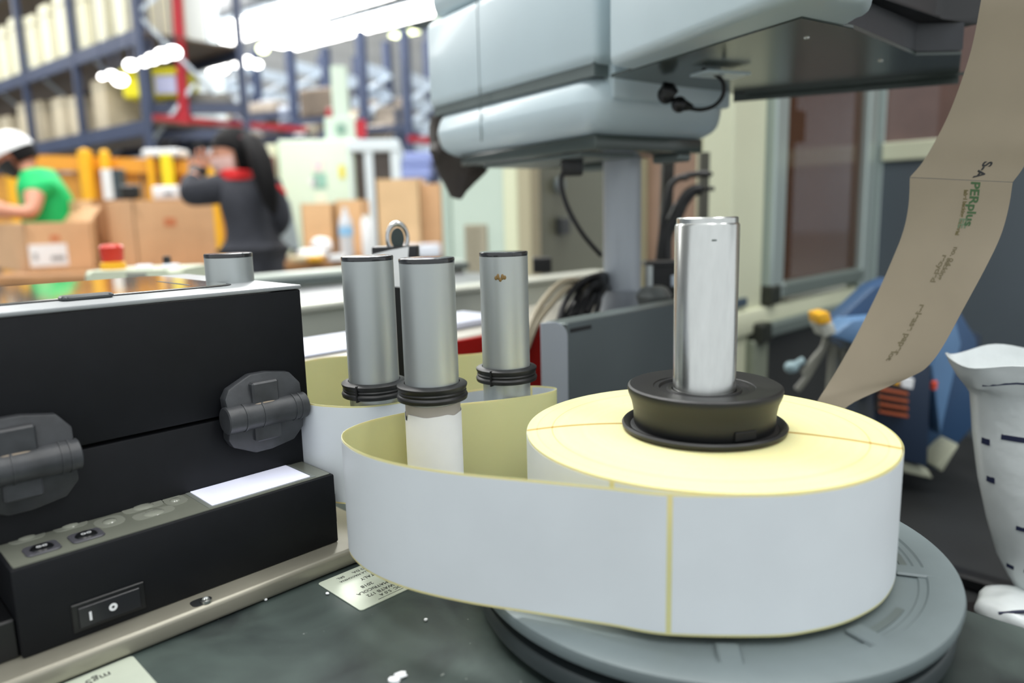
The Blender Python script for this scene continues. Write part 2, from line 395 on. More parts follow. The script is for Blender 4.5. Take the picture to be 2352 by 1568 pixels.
# ------------------------------------------------------------------ control box
t = thing('control_box', 'low black control box with keypad and white display in front of the printer', 'control box', (-.262, .356, DECK+.0127), 45)
part('case', MB().box((0, 0, 0), (.192, .0545, .0498), .0012, 2), M_black, t)
part('keypad_panel', MB().prism(rrect(.002, .002, .190, .0525, .001), .0499, .0504), mat('olive_grey_foil', '83867a', .22, metal=.3, var=.08, scale=20), t)
part('display_frame', MB().prism(rrect(.1055, .0035, .180, .046, .001), .0504, .0507), mat('grey_foil', '777b76', .25), t)
part('display', MB().prism(rrect(.1085, .006, .177, .040, .0006), .0507, .0511), M_lcd, t)
kb = mat('dark_key', '111214', .3); kp = mat('clear_key_pad', '8f9286', .15, coat=1)
for i, (x, y, w, h) in enumerate([(.0185, .0165, .0085, .0075), (.0405, .0165, .0085, .0075)]):
    k = part('button', MB().prism(rrect(x-w, y-h, x+w, y+h, .003), .0504, .0514, .0004, 1), mat('grey_key', '4a4a50', .35), t, 'dark grey oval button with white mark')
    part('key_window', MB().lathe([(0, .0514), (.0058, .0514), (.0052, .0521), (0, .0525)], (x, y, 0), seg=24), kb, k)
    lettering('oo', .0050, M_white, k, Matrix.Translation((x, y, .05255)))
for x, y, w, h in [(.0565, .029, .008, .0085), (.0795, .0225, .012, .0055), (.0785, .0375, .012, .005), (.0965, .0335, .0065, .0085), (.0385, .0405, .009, .006), (.0165, .0405, .009, .006)]:
    k = part('button', MB().prism(rrect(x-w, y-h, x+w, y+h, min(w, h)*.8), .0504, .0507), kp, t, 'translucent raised key')
    part('key_dome', MB().lathe([(w*.5, .0507), (w*.42, .0513), (w*.2, .0516), (0, .0517)], (x, y, 0), seg=20), kp, k)
sw = part('rocker_frame', MB().box((.0245, -.0012, .004), (.0625, .0005, .0205), .0005, 1), M_blackpl, t)
part('rocker', MB().prism([(.0275, .0062), (.0595, .0062), (.0595, .0182), (.0275, .0182)], -.0009, .0012, .0004, 1, Matrix.Rotation(HPI, 4, 'X') @ Matrix.Translation((0, 0, .0012))), mat('rocker_black', '1d1e22', .3), sw)
FR = Matrix.Rotation(HPI, 4, 'X')
mk = MB().box((.0325, -.0028, .0095), (.0337, -.0026, .0145)); part('switch_mark', mk, M_white, sw)
part('switch_mark', MB().lathe([(.0008, -.0001), (.0022, -.0001), (.0022, .0001), (.0008, .0001)], (0, 0, 0), seg=24, M=Matrix.Translation((.0447, -.0027, .0125)) @ FR, closed=True), M_white, sw)
part('end_plate', MB().box((.192, .004, .012), (.1945, .045, .034), .0008, 1), M_blackpl, t)
part('side_foot', MB().box((-.013, .004, 0), (0, .045, .022), .001, 1), M_blackpl, t)

# ------------------------------------------------------------------ printer
PH = .1794
t = thing('label_printer', 'large black metal label printer with silver-grey top at left', 'printer', (-.15, .525, DECK+.0127), 45)
part('lower_body', MB().box((-.43, 0, 0), (0, .20, .0945), .0012, 2), M_black, t)
part('lid', MB().box((-.43, -.0004, .0967), (0, .20, .1762), .0012, 2), M_black, t)
part('top_panel', MB().box((-.431, -.001, .1766), (.0008, .201, PH), .0008, 2), mat('silver_grey_top', '9b9fa1', .38, metal=.35, var=.05, scale=80), t)
w = part('lid_window', MB().prism(rrect(-.40, .042, -.030, .19, .012), PH-.0002, PH+.0012, .0004, 1), mat('tinted_lid_window', '6c6d66', .05, coat=1, spec=.8), t, 'glossy tinted window in the lid')
part('gasket', MB().prism(rrect(-.4025, .0395, -.0275, .1925, .013), PH-.0002, PH+.0006), M_blackpl, w)
part('window_latch', MB().prism(rrect(-.142, .030, -.112, .043, .004), PH, PH+.003, .001, 1), mat('latch_grey', '44484a', .35), t)
part('warning_text', MB().box((-.055, .06, PH+.0012), (-.052, .12, PH+.0013)), M_ink, w)
def hinge(x0, ang=0):
    h = part('lid_hinge', MB().lathe([(0, -.0292), (.0082, -.0292), (.0092, -.0285), (.0092, .0285), (.0082, .0292), (0, .0292)], seg=32, M=Matrix.Translation((x0, -.0092, .0952)) @ Matrix.Rotation(HPI, 4, 'Y')), M_hinge, t)
    outline = lambda s: [(-.027, .006*s), (.027, .006*s), (.0275, .016*s), (.021, .0245*s), (.004, .0275*s), (-.008, .0275*s), (-.024, .020*s), (-.0275, .014*s)]
    for s, nm in ((1, 'upper_leaf'), (-1, 'lower_leaf')):
        po = outline(s); po = po if s > 0 else po[::-1]
        mb = MB().prism([(x0+a, b) for a, b in po], 0, .0065, .0010, 2, Matrix.Translation((0, 0, .0952)) @ FR)
        bmesh.ops.subdivide_edges(mb.bm, edges=mb.bm.edges[:], cuts=1)
        for v in mb.bm.verts:
            if v.co.y < -.003: v.co.y -= .006*max(0, 1-abs(v.co.z-.0952)/.024)
        part(nm, mb, M_hinge, h)
        part('leaf_boss', MB().box((x0-.010, -.0130, .0952+min(s*.007, s*.0185)), (x0+.009, -.006, .0952+max(s*.007, s*.0225)), .0012, 1), M_hinge, h)
    for dx in (-.017, -.0165+.012, .019, .0235): part('knuckle_ring', MB().lathe([(.0090, -.0006), (.0097, -.0006), (.0097, .0006), (.0090, .0006)], seg=28, M=Matrix.Translation((x0+dx, -.0092, .0952)) @ Matrix.Rotation(HPI, 4, 'Y'), closed=True), M_hinge, h)
    part('glue_smear', MB().ball((x0-.002, -.0115, .1032), (.011, .0025, .0009)), mat('dried_glue', '8a7d6c', .6), h)
hinge(-.0375)
hinge(-.182)
# ------------------------------------------------------------------ data plates on the deck
def place45(mb, local_pts): return mb
def data_plate(c, sx, sy, label, lines, extra=None):
    t = thing('data_plate', label, 'data plate', (c[0], c[1], DECK+.0002), 225)
    part('plate', MB().prism(rrect(-sx/2, -sy/2, sx/2, sy/2, .0022), 0, .0005), mat('pale_plate', 'c3cbbb', .35, metal=.2, var=.04, scale=60), t)
    for x, y, s, size in lines: lettering(s, size, M_ink, t, Matrix.Translation((x, y, .0006)))
    if extra: extra(t)
    return t
e1 = Vector((.7071, .7071)); e2 = Vector((-.7071, .7071))
pl = Vector(atz(733, 1340, DECK)[:2]); pb = Vector(atz(825, 1406, DECK)[:2])
mid = (pl+pb)/2; sy = (pl-pb).length; sx = .062
c1 = mid+e1*(sx/2)
data_plate(c1, sx, sy, 'pale data plate with black lettering half under the paper web', [
    (0, -sy*.40, 'PRODOTTO DA:      SRL', .0036), (0, -sy*.30, 'MODELLO DELLA MACCHINA', .003), (.003, -sy*.16, 'ITALY', .0046),
    (.010, .001, '2018', .0046), (-.008, -.004, 'ANNO', .0038), (.010, .0075, 'MATRICOLA', .0042), (.004, .0135, '43 - WATB 172', .0044), (.0, .0185, '24 VDC  5.0 A', .004), (.006, .0225, '-----------------', .0036)])
pt = Vector(atz(304, 1507, DECK)[:2])
def logo(t):
    part('logo_block', MB().prism(rrect(-.006, -.018, .022, .004, .004), .0005, .0008), M_ink, t)
c2 = pt-e1*.037-e2*.026
data_plate(c2, .074, .052, 'pale plate with black emblem in the bottom left corner of the deck', [(-.017, -.017, 'mg5', .0075)], logo)

# ------------------------------------------------------------------ turntable, spindle, core holder
RC = Vector((.1147, .4323, 0)); ZT = EYE-.1304; ZB = EYE-.2025
t = thing('turntable', 'round grey plastic turntable disc under the label roll', 'turntable', (RC.x, RC.y, DECK))
part('upper_disc', MB().lathe([(0, .0300), (.1190, .0300), (.1200, .0308), (.1235, .0308), (.1245, .0320), (.1385, .0325), (.1412, .0315), (.1420, .0290), (.1412, .0250), (.1380, .0235), (0, .0235)], seg=128), M_disc, t)
part('lower_disc', MB().lathe([(0, .0165), (.1380, .0170), (.1392, .0150), (.1388, .0075), (.1330, .0060), (0, .006)], seg=128), mat('dark_grey_disc', '343b3d', .4, var=.1, scale=10), t)
part('hub', MB().lathe([(.05, .0), (.05, .0236)], seg=48), M_blackpl, t)
for a in (-52, -8, 172, 128, 60):
    a0 = math.radians(a); pts = []
    for r_, da in ((.112, -.13), (.112, .13)):
        pass
    arc_o = [(.1165*math.cos(a0+d), .1165*math.sin(a0+d)) for d in [(-.16+.04*i) for i in range(9)]]
    arc_i = [(.1125*math.cos(a0+d), .1125*math.sin(a0+d)) for d in [(.16-.04*i) for i in range(9)]]
    part('slot', MB().prism(arc_o+arc_i, .03005, .0306), M_greyd, t)
for a in (-20, -62, -98, 35): part('rib', MB().box((.108, -.006, .0301), (.1395, .006, .0322), .0012, 1, Matrix.Rotation(math.radians(a), 4, 'Z')), M_disc, t)

t = thing('spindle', 'thick brushed aluminium spindle standing in the label roll', 'spindle', (RC.x, RC.y, DECK+.0325))
s0 = EYE-.0076-(DECK+.0325)
part('shaft', MB().lathe([(0, 0), (.0186, 0), (.0184, .01), (.01835, s0-.0013), (.0176, s0), (.0174, s0), (.0174, s0+.0028), (.0168, s0+.0034), (0, s0+.0034)], seg=96), M_alu, t)
part('scratch_mark', MB().box((-.0021, -.01845, s0-.0098), (.0007, -.0182, s0-.0088), .0002, 1), M_greyd, t)
zc = .1304-.1034+.0   # height of holder top above roll top
t = thing('core_holder', 'black rubber-rimmed core holder on top of the label roll', 'core holder', (RC.x, RC.y, ZT))
part('upper_flange', MB().lathe([(.0190, .0245), (.0215, .0252), (.0222, .0240), (.0260, .0240), (.0268, .0256), (.0295, .0256), (.0300, .0262), (.0345, .0266), (.0400, .0272), (.0440, .0274), (.0452, .0266), (.0455, .0250), (.0449, .0222), (.0430, .0175), (.0419, .0120), (.0416, .0050), (.0412, .0032), (.0190, .0032)], seg=96, closed=True), M_rubber, t)
part('lower_flange', MB().lathe([(.020, .0030), (.0420, .0030), (.0436, .0022), (.0462, .0044), (.0478, .0046), (.0488, .0034), (.0484, .0016), (.0465, .0006), (.0435, .0003), (.020, .0003)], seg=96, closed=True), M_rubber, t)
a = math.radians(-72)
part('catch_slot', MB().box((.0413, -.0068, .0042), (.0425, .0068, .0092), .0003, 1, Matrix.Rotation(a, 4, 'Z')), mat('slot_black', '020202', .7), t)

# ------------------------------------------------------------------ label roll with its web
t = thing('label_roll', 'big roll of blank white labels on yellow liner with web looping left', 'label roll', (RC.x, RC.y, ZT))
H = ZT-ZB
part('wound_liner', MB().lathe([(.0381, -H), (.1070, -H), (.1070, 0), (.0381, 0)], seg=160, closed=True), M_rollface, t)
part('core', MB().lathe([(.0351, -H), (.0380, -H), (.0380, -.0004), (.0351, -.0004)], seg=64, closed=True), M_card, t)
def side_label(a0, a1, r=.1073):
    n = max(6, int(abs(a1-a0)/2.5)); rows = [[Vector((r*math.cos(math.radians(a0+(a1-a0)*i/n)), r*math.sin(math.radians(a0+(a1-a0)*i/n)), z)) for i in range(n+1)] for z in (-H+.0013, -.0013)]
    part('label', MB().grid(rows, .0002), M_label, t)
gaps = [(-128.4, 111.5), (113.0, 230.9)]
side_label(-127.9, 112); side_label(113.2, 230.6)
# web path through the guide posts (top edge points seen in the photograph, on the plane of the roll top)
WP = [(1700, 1136, 0), (1620, 1136, 0), (1540, 1133, 0), (1400, 1119, 0), (1215, 1101, 0), (1060, 1086, 0), (925, 1066, 0), (840, 1043, 0), (797, 1020, 0), (785, 1001, 0), (800, 984, 0), (850, 965, 0), (925, 948, 0), (1000, 935, 0),
      (1062, 926, -.0005), (1150, 917, -.001), (1230, 906, -.003), (1268, 898, -.0042), (1279, 892, -.0052), (1266, 888, -.006), (1230, 885.5, -.0065), (1190, 887, -.0065), (1105, 893, -.006), (1050, 902, -.003), (985, 912, 0), (920, 922, .001), (870, 929, .0015), (820, 932.5, .0018), (760, 931, .0018), (705, 924, .0018)]
path = [atz(px, py, ZT+dz)-Vector((RC.x, RC.y, ZT)) for px, py, dz in WP]
# start tangent on the roll, then round the unseen end behind the printer and back behind the posts
st = [Vector((.1078*math.cos(math.radians(a)), .1078*math.sin(math.radians(a)), 0)) for a in (75, 55, 35, 15, -5, -25, -45, -62, -76, -88)]
path = st+path[2:]
path += [Vector(p)-Vector((RC.x, RC.y, 0)) for p in ((-.178, .548, .001), (-.197, .585, .001), (-.205, .635, .001), (-.190, .68, .001), (-.158, .697, .001), (-.104, .692, .001), (-.055, .685, .001), (-.02, .70, .001), (-.005, .74, .001))]
fine = catmull(path, 6)
# arc length
sl = [0]
for i in range(1, len(fine)): sl.append(sl[-1]+(fine[i]-fine[i-1]).length)
def ppos(s):
    import bisect
    i = min(max(bisect.bisect_right(sl, s)-1, 0), len(fine)-2); f = (s-sl[i])/max(1e-9, sl[i+1]-sl[i]); return fine[i].lerp(fine[i+1], f)
def pnorm(s):
    d = ppos(s+.001)-ppos(s-.001); return Vector((d.y, -d.x, 0)).normalized()   # right-hand side of travel
def ribbon(s0, s1, zlo, zhi, off, thick, step=.004):
    n = max(2, int((s1-s0)/step)); A = []; B = []
    for i in range(n+1):
        s = s0+(s1-s0)*i/n; p = ppos(s); nn = pnorm(s)*off
        A.append(Vector((p.x+nn.x, p.y+nn.y, p.z+zlo))); B.append(Vector((p.x+nn.x, p.y+nn.y, p.z+zhi)))
    return MB().grid([A, B], thick)
web = part('paper_web', ribbon(.004, sl[-1]-.002, -H, 0, 0, .00022), M_liner, t, 'yellow liner side of the web')
# gap position nearest to the measured gap
gp = atz(1541, 1133, ZT)-Vector((RC.x, RC.y, ZT)); gs = min((((ppos(s/1000.)-gp).length, s/1000.) for s in range(10, int(sl[-1]*1000))))[1]
LL = .2235; k = gs
edges = [.006]+[gs+LL*i for i in range(0, 6) if gs+LL*i < sl[-1]-.01]+[sl[-1]-.003]
for i in range(len(edges)-1):
    a_, b_ = edges[i]+(.0013 if i else 0), edges[i+1]-.0013
    # the labels sit on the left-hand side of the travel
    part('label', ribbon(a_, b_, -H+.0012, -.0012, -.00018, .00016), M_label, web)

# ------------------------------------------------------------------ guide posts
def post(c, r, ztop, zfl, label, sleeve=False, fr=.0228, notch=None):
    t = thing('guide_post', label, 'post', (c[0], c[1], DECK), 0, 'aluminium guide posts of the label web')
    h = ztop-DECK
    part('tube', MB().lathe([(0, 0), (r, 0), (r, h-.0032), (0, h-.0032)], seg=72), M_anod, t)
    part('cap', MB().lathe([(0, h-.0032), (r*1.0, h-.0032), (r*1.01, h-.0009), (r*.985, h-.0001), (r*.96, h), (0, h)], seg=72), mat('cap_black', '1b1d20', .25, coat=.6), t)
    z = zfl-DECK
    f = part('flange', MB().lathe([(r+.0002, z), (r+.0006, z+.0008), (fr*.97, z), (fr, z-.0006), (fr, z-.0014), (fr*.965, z-.0034), (fr*.95, z-.0040), (fr*.975, z-.0048), (fr*.95, z-.0062), (fr*.99, z-.0068), (fr*1.01, z-.0078), (fr*.99, z-.0100), (fr*.9, z-.0106), (r+.0002, z-.0106)], seg=72, closed=True), M_rubber, t)
    if notch is not None: part('split', MB().box((fr*.85, -.0006, z-.011), (fr*1.015, .0006, z+.0003), 0, 1, Matrix.Rotation(math.radians(notch), 4, 'Z')), mat('slot_black', '020202', .7), f)
    if sleeve:
        n = 60; rows = []
        for k in range(2):
            rows.append([Vector(((r+.0009)*math.cos(a), (r+.0009)*math.sin(a), (.005 if k == 0 else z-.0185+.002*noise.noise(Vector((math.cos(a)*2, math.sin(a)*2, 3)))-(.004 if abs(a-3.55) < .12 else 0)))) for a in [2*math.pi*i/n for i in range(n+1)]])
        part('paper_sleeve', MB().grid(rows, .0002), M_white, t, 'torn white paper wrapped round the foot')
        part('adhesive_band', MB().lathe([(r+.0004, z-.020), (r+.0004, z-.012)], seg=64), mat('grey_tape', 'a9a49f', .5), t)
    part('foot_plate', MB().lathe([(r, 0), (r+.008, 0), (r+.008, .003), (r, .0035)], seg=48, closed=True), M_greyd, t)
    return t
def pc(px, r, w, ytop):
    d = 2*r*FPX/w; q = ray(px, ytop); q = q*(d/q.dot(_F)); return (q.x, q.y), q.z+EYE
(c3, z3) = pc(979.5, .0175, 127.5, 591); (c2_, z2) = pc(843, .0180, 118, 587); (c4, z4) = pc(1156, .0178, 111.5, 577); (c1_, z1) = pc(523.5, .0175, 105, 581)
post(c3, .0175, z3, EYE-.1062, 'front aluminium post wrapped in torn white paper inside the web loop', True)
post(c2_, .0180, z2, EYE-.1152, 'aluminium post with scratches just left of the paper-wrapped post', notch=-112, fr=.0232)
p4 = post(c4, .0178, z4, EYE-.1122, 'aluminium post with a brown stain near its top, right of the others', notch=-120)
post(c1_, .0175, z1, EYE-.115, 'aluminium post top with a short scratch, standing behind the black printer')
# glue stain on the post
st_ = MB()
for i in range(5):
    a = math.radians(-108+5*i); zz = z4-DECK-.018+.0012*math.sin(i*2.3)
    st_.ball((.0178*math.cos(a), .0178*math.sin(a), zz), (.0012, .0005, .0016+.0006*(i % 2)), 8)
part('glue_stain', st_, mat('brown_glue', '7a6136', .5), p4)

# ================================================================== kraft backing web on the right
EL = [(2285, -260, .585), (2262, -60, .60), (2250, 20, .602), (2232, 110, .605), (2207, 190, .608), (2178, 265, .611), (2145, 330, .614), (2118, 374, .617), (2090, 407, .62)]
ER = [(2530, -260, .545), (2500, -60, .56), (2490, 20, .562), (2470, 110, .565), (2440, 190, .568), (2410, 265, .571), (2375, 330, .574), (2352, 382, .577), (2326, 418, .58)]
FL = [(2090, 408, .62), (2087, 470, .6185), (2075, 530, .617), (2050, 595, .615), (2012, 680, .613), (1966, 772, .61), (1922, 850, .607), (1897, 890, .605), (1881, 915, .603), (1868, 938, .602), (1852, 980, .600), (1830, 1050, .600)]
FRr = [(2326, 419, .58), (2316, 480, .579), (2297, 545, .577), (2262, 618, .575), (2215, 705, .574), (2166, 795, .574), (2130, 842, .576), (2094, 864, .580), (2040, 888, .586), (1948, 932, .592), (1905, 985, .592), (1880, 1055, .592)]
def sheet(Ls, Rs, k=5, n=14):
    a = catmull([at(*p) for p in Ls], k); b = catmull([at(*p) for p in Rs], k)
    return [[a[i].lerp(b[i], j/(n-1)) for j in range(n)] for i in range(len(a))]
t = thing('backing_web', 'brown kraft backing web with a crease hanging from the upper right', 'paper web', at(2200, 410, .6))
o0 = Vector(t.location)
S1 = [[p-o0 for p in r] for r in sheet(EL, ER)]; S2 = [[p-o0 for p in r] for r in sheet(FL, FRr)]
part('upper_sheet', MB().grid(S1, .0004), M_kraft, t); part('lower_sheet', MB().grid(S2, .0004), M_kraft, t)
ALL = S1[:-1]+S2
def surf(u, v):
    n = len(ALL[0])-1; m = len(ALL)-1; v = max(0, min(m-1e-4, v)); u = max(0, min(.9999, u))*n
    i, j = int(v), int(u); f, g = v-i, u-j
    return ALL[i][j].lerp(ALL[i][min(j+1, n)], g).lerp(ALL[min(i+1, m)][j].lerp(ALL[min(i+1, m)][min(j+1, n)], g), f)
vl = [0]
for i in range(1, len(ALL)): vl.append(vl[-1]+(ALL[i][8]-ALL[i-1][8]).length)
def v_at(s):
    for i in range(1, len(vl)):
        if vl[i] >= s: return i-1+(s-vl[i-1])/(vl[i]-vl[i-1])
    return len(vl)-1
crease_s = vl[len(S1)-1]; WID = (ALL[len(S1)][0]-ALL[len(S1)][-1]).length
def web_print(s, size, m, u0, s0, stretch=1.0, name='printed_text'):
    me = text_mesh(s, size, 0, size*.03); xs = [v.co.x for v in me.vertices]; x0 = min(xs)
    for v in me.vertices:
        a = s0+(v.co.x-x0)*stretch; u = u0+v.co.y/WID
        vv = v_at(a); p = surf(u, vv); du = surf(u+.02, vv)-surf(u-.02, vv); dv = surf(u, vv+.2)-surf(u, vv-.2)
        nn = du.cross(dv).normalized()
        if nn.dot(Vector((0, -1, 0))) < 0: nn = -nn
        v.co = p+nn*.0006
    me.materials.clear(); me.materials.append(m); o = bpy.data.objects.new(name, me); C.objects.link(o); o.parent = t
web_print('S-A', .0088, M_ink, .645, crease_s-.0165, 1.1)
web_print('PERplus', .0086, M_inkg, .652, crease_s+.0010, 1.28)
web_print('label backing material', .0040, mat('olive_ink', '5d5428', .6), .570, crease_s+.0075, 1.05)
web_print('EE', .0075, mat('faded_green_ink', '5f7157', .6), .590, crease_s+.030, 1.1)
for s_, u_, tx, sz in ((.0535, .615, 'no. 24', .0052), (.061, .54, 'recycled', .0056), (.063, .60, 'backing', .0050), (.104, .56, 'release paper', .0066), (.146, .52, 'lot', .0060)):
    web_print(tx, sz, mat('faded_ink', '655c42', .6), u_, crease_s+s_, 1.25)

# ================================================================== grey print head: housing, arm, column
HO = at(1365, 500, .85); HO.z = EYE
t = thing('label_applicator', 'big light grey rounded machine head with extending arm above the posts', 'machine head', (HO.x, HO.y, EYE), 34)
def rbox(a, b, r=.018, seg=4): return MB().box(a, b, r, seg)
part('lower_housing', rbox((0, 0, .088), (.232, .385, .1585), .034, 6), M_grey, t)
part('upper_housing', rbox((0, -.001, .1615), (.232, .387, .285), .012, 4), M_grey, t)
part('seam', MB().box((.006, .006, .15), (.226, .379, .17)), M_greyd, t)
part('side_cover', MB().box((.028, -.0025, .126), (.226, .03, .286), .004, 2), M_grey, t)
part('top_cover', rbox((.004, .003, .289), (.228, .382, .48), .02, 4), M_grey, t)
part('panel_joint', MB().box((-.0006, .236, .10), (.0008, .2368, .284)), M_greyd, t)
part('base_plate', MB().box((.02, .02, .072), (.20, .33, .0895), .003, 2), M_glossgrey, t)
part('under_tray', MB().box((.03, .06, .0675), (.12, .28, .0725), .001, 1), M_greyd, t)
for x, y in ((.18, .03), (.20, .2)): part('foot_lug', MB().box((x-.012, y, .062), (x+.012, y+.05, .073), .003, 1), M_greyd, t)
for x, y in ((.245, .10),): part('side_bracket', MB().box((x-.014, y, .115), (x+.02, y+.035, .155), .003, 1), M_greyd, t)
# arm
B = Vector((.212, .55)); BL = 23
ar = thing('arm_cover', 'long glossy light grey arm cover reaching to the right above the spindle', 'machine arm', (B.x, B.y, EYE), BL)
part('shell', MB().prism([(0, 0), (.066, .004), (.098, .03), (.13, .12), (.20, .33), (0, .272)], .1475, .40, .010, 4), M_grey, ar)
Mi = (Matrix.Translation((B.x, B.y, EYE)) @ Matrix.Rotation(math.radians(BL), 4, 'Z')).inverted()
loc2 = lambda px, py, dz: (Mi @ atz(px, py, EYE+dz))
pp = [loc2(1842, 42, .146), loc2(1960, 66, .146), loc2(2103, 128, .146), loc2(2208, 125, .146), loc2(2203, 172, .146), loc2(1685, 217, .146), loc2(1402, 178, .146)]
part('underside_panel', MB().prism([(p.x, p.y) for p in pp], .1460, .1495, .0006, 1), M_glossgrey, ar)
a_, b_ = pp[4], pp[5]
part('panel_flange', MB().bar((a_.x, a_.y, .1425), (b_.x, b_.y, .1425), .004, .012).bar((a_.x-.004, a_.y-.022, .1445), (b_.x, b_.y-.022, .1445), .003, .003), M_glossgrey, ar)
for px, py in ((1853, 86), (2022, 139)):
    q = loc2(px, py, .146); part('screw', MB().lathe([(0, .1446), (.0022, .1448), (.0026, .1460)], (q.x, q.y, 0), seg=16), M_alu, ar)
q = [loc2(*p, .146) for p in ((1925, 62), (2103, 127), (2212, 124))]
q2 = [Vector((p.x, p.y)) for p in q]
part('black_guard', MB().prism([(q2[0].x, q2[0].y), (q2[1].x, q2[1].y), (q2[2].x, q2[2].y), (q2[2].x-.01, q2[2].y+.10), (q2[0].x-.01, q2[0].y+.10)], .1497, .1760, .0008, 1), mat('charcoal_guard', '24272c', .45, var=.1, scale=60), ar)
part('black_roller_cover', MB().prism([(q2[0].x+.004, q2[0].y-.01), (q2[1].x+.012, q2[1].y-.012), (q2[2].x+.030, q2[2].y-.004), (q2[2].x+.02, q2[2].y+.10), (q2[0].x, q2[0].y+.10)], .1765, .30, .006, 3), M_blackpl, ar)
# latch tab with plug and cord hanging from arm
t = thing('power_plug', 'black plug and looped cord clipped under the grey arm', 'plug', at(1545, 215, .86))
o0 = Vector(t.location); lp = lambda px, py, Y: at(px, py, Y)-o0
part('plug_body', MB().tube([lp(1518, 205, .86), lp(1535, 212, .86), lp(1548, 222, .86)], [.009, .011, .008], 12).ball(lp(1530, 218, .86), .010), M_blackpl, t)
part('socket', MB().ball(lp(1560, 240, .855), .009).tube([lp(1560, 240, .855), lp(1575, 243, .855), lp(1590, 247, .85)], [.009, .006, .003], 10), M_blackpl, t)
part('cord', MB().tube([lp(1585, 249, .85), lp(1610, 252, .85), lp(1640, 243, .84), (lp(1660, 220, .83)), lp(1661, 190, .82), lp(1642, 170, .81), lp(1615, 160, .80)], .0022, 8, smooth=5), M_blackpl, t)
t = thing('mounting_bracket', 'small grey metal bracket under the arm above the looped cord', 'bracket', at(1680, 150, .80))
o0 = Vector(t.location)
part('tab', MB().box((-.030, .0, -.008), (.026, .03, -.005), .0006, 1, Matrix.Rotation(.4, 4, 'Z')), M_grey, t)
part('clamp', MB().box((-.012, 0, .004), (.018, .03, .028), .003, 1), M_blackpl, t)
# column
cb = at(1429, 500, 1.05)
t = thing('support_column', 'grey steel support column below the machine head', 'column', (cb.x, cb.y, .80))
part('tube', MB().lathe([(0, 0), (.0263, 0), (.0263, .515), (0, .515)], seg=64), mat('column_grey', 'b3bac2', .35, metal=.05, var=.05, scale=4), t)
zc_ = at(1429, 664, 1.05).z-.80
part('collar', MB().lathe([(.0264, 0), (.0308, 0), (.0308, zc_-.004), (.0315, zc_), (.0264, zc_+.001)], seg=64), mat('collar_grey', 'a5abb3', .35, metal=.05), t)
# cable from head down to the column
t = thing('sensor_cable', 'black cable curving from a connector under the head down to the column', 'cable', at(1310, 390, .98))
o0 = Vector(t.location); lp = lambda px, py, Y: at(px, py, Y)-o0
part('connector', MB().box((-.012, -.01, -.008), (.016, .012, .022), .003, 2), M_blackpl, t)
part('cord', MB().tube([lp(1320, 388, .98), lp(1298, 392, .98), lp(1289, 412, .98), lp(1293, 445, .98), lp(1310, 490, .98), lp(1340, 540, .99), lp(1380, 586, 1.01)], .0034, 10, smooth=5), M_blackpl, t)
# brown crumpled bag behind the head
t = thing('crumpled_bag', 'dark brown crumpled bag hanging behind the left end of the head', 'bag', at(1062, 370, 1.2))
o0 = Vector(t.location); mb = MB()
prof = [(1028, 270, .022), (1022, 330, .032), (1058, 350, .044), (1062, 385, .04), (1050, 420, .024), (1046, 450, .010)]
mb.tube([at(a, b, 1.2)-o0 for a, b, c in prof], [c for a, b, c in prof], 14, smooth=0)
bmesh.ops.subdivide_edges(mb.bm, edges=mb.bm.edges[:], cuts=2, use_grid_fill=True)
for v in mb.bm.verts: v.co += Vector((noise.noise(v.co*25), noise.noise(v.co*25+Vector((9, 0, 0))), noise.noise(v.co*25+Vector((0, 9, 0)))))*.014
part('bag_body', mb, M_bag, t, smooth=False)
part('hook', MB().tube([at(1028, 272, 1.2)-o0, at(1050, 245, 1.18)-o0], .003), M_blackpl, t)

# ================================================================== ring-topped clamp post
t = thing('clamp_post', 'black clamp post with chrome ring and torn white sticker', 'clamp post', at(910, 600, .70))
o0 = Vector(t.location); lp = lambda px, py, Y=.70: at(px, py, Y)-o0
a_ = lp(858, 566); b_ = lp(960, 562)
part('head_block', MB().box((a_.x, -.012, a_.z-.030), (b_.x, .012, a_.z), .0015, 2), M_blackpl, t)
part('stem', MB().box((lp(905, 700).x, -.011, -.20), (lp(937, 700).x, .011, a_.z-.03), .001, 1), M_blackpl, t)
q = [lp(908, 590), lp(944, 563), lp(938, 600), lp(934, 655), lp(903, 655)]
part('sticker', MB().grid([[Vector((lp(862, 592).x, -.0125, lp(862, 582).z)), Vector((lp(900, 580).x, -.0125, lp(900, 573).z)), Vector((lp(943, 565).x, -.0125, lp(943, 565).z))], [Vector((lp(878, 600).x, -.0125, lp(878, 598).z)), Vector((lp(903, 610).x, -.0125, lp(903, 655).z)), Vector((lp(934, 610).x, -.0125, lp(934, 657).z))]], .0003), M_white, t, 'torn white sticker')
rc = lp(913, 547)
M_ring = Matrix.Translation(rc) @ Matrix.Rotation(math.radians(25), 4, 'Z') @ FR
part('ring', MB().lathe([(.0105+.0022*math.cos(k*math.pi/6), .0022*math.sin(k*math.pi/6)) for k in range(12)], seg=40, M=M_ring @ Matrix.Diagonal((.92, 1.3, 1, 1)), closed=True), M_chrome, t, 'chrome ring')
part('ring_disc', MB().lathe([(0, -.001), (.0075, -.001), (.0075, .001), (0, .001)], seg=32, M=M_ring @ Matrix.Diagonal((.85, 1.3, 1, 1))), mat('dark_green_disc', '2c3837', .3), t)

# ================================================================== middle zone: conveyor, plates, cables
def e45(px, py, Y, z=None):
    p = at(px, py, Y); return p
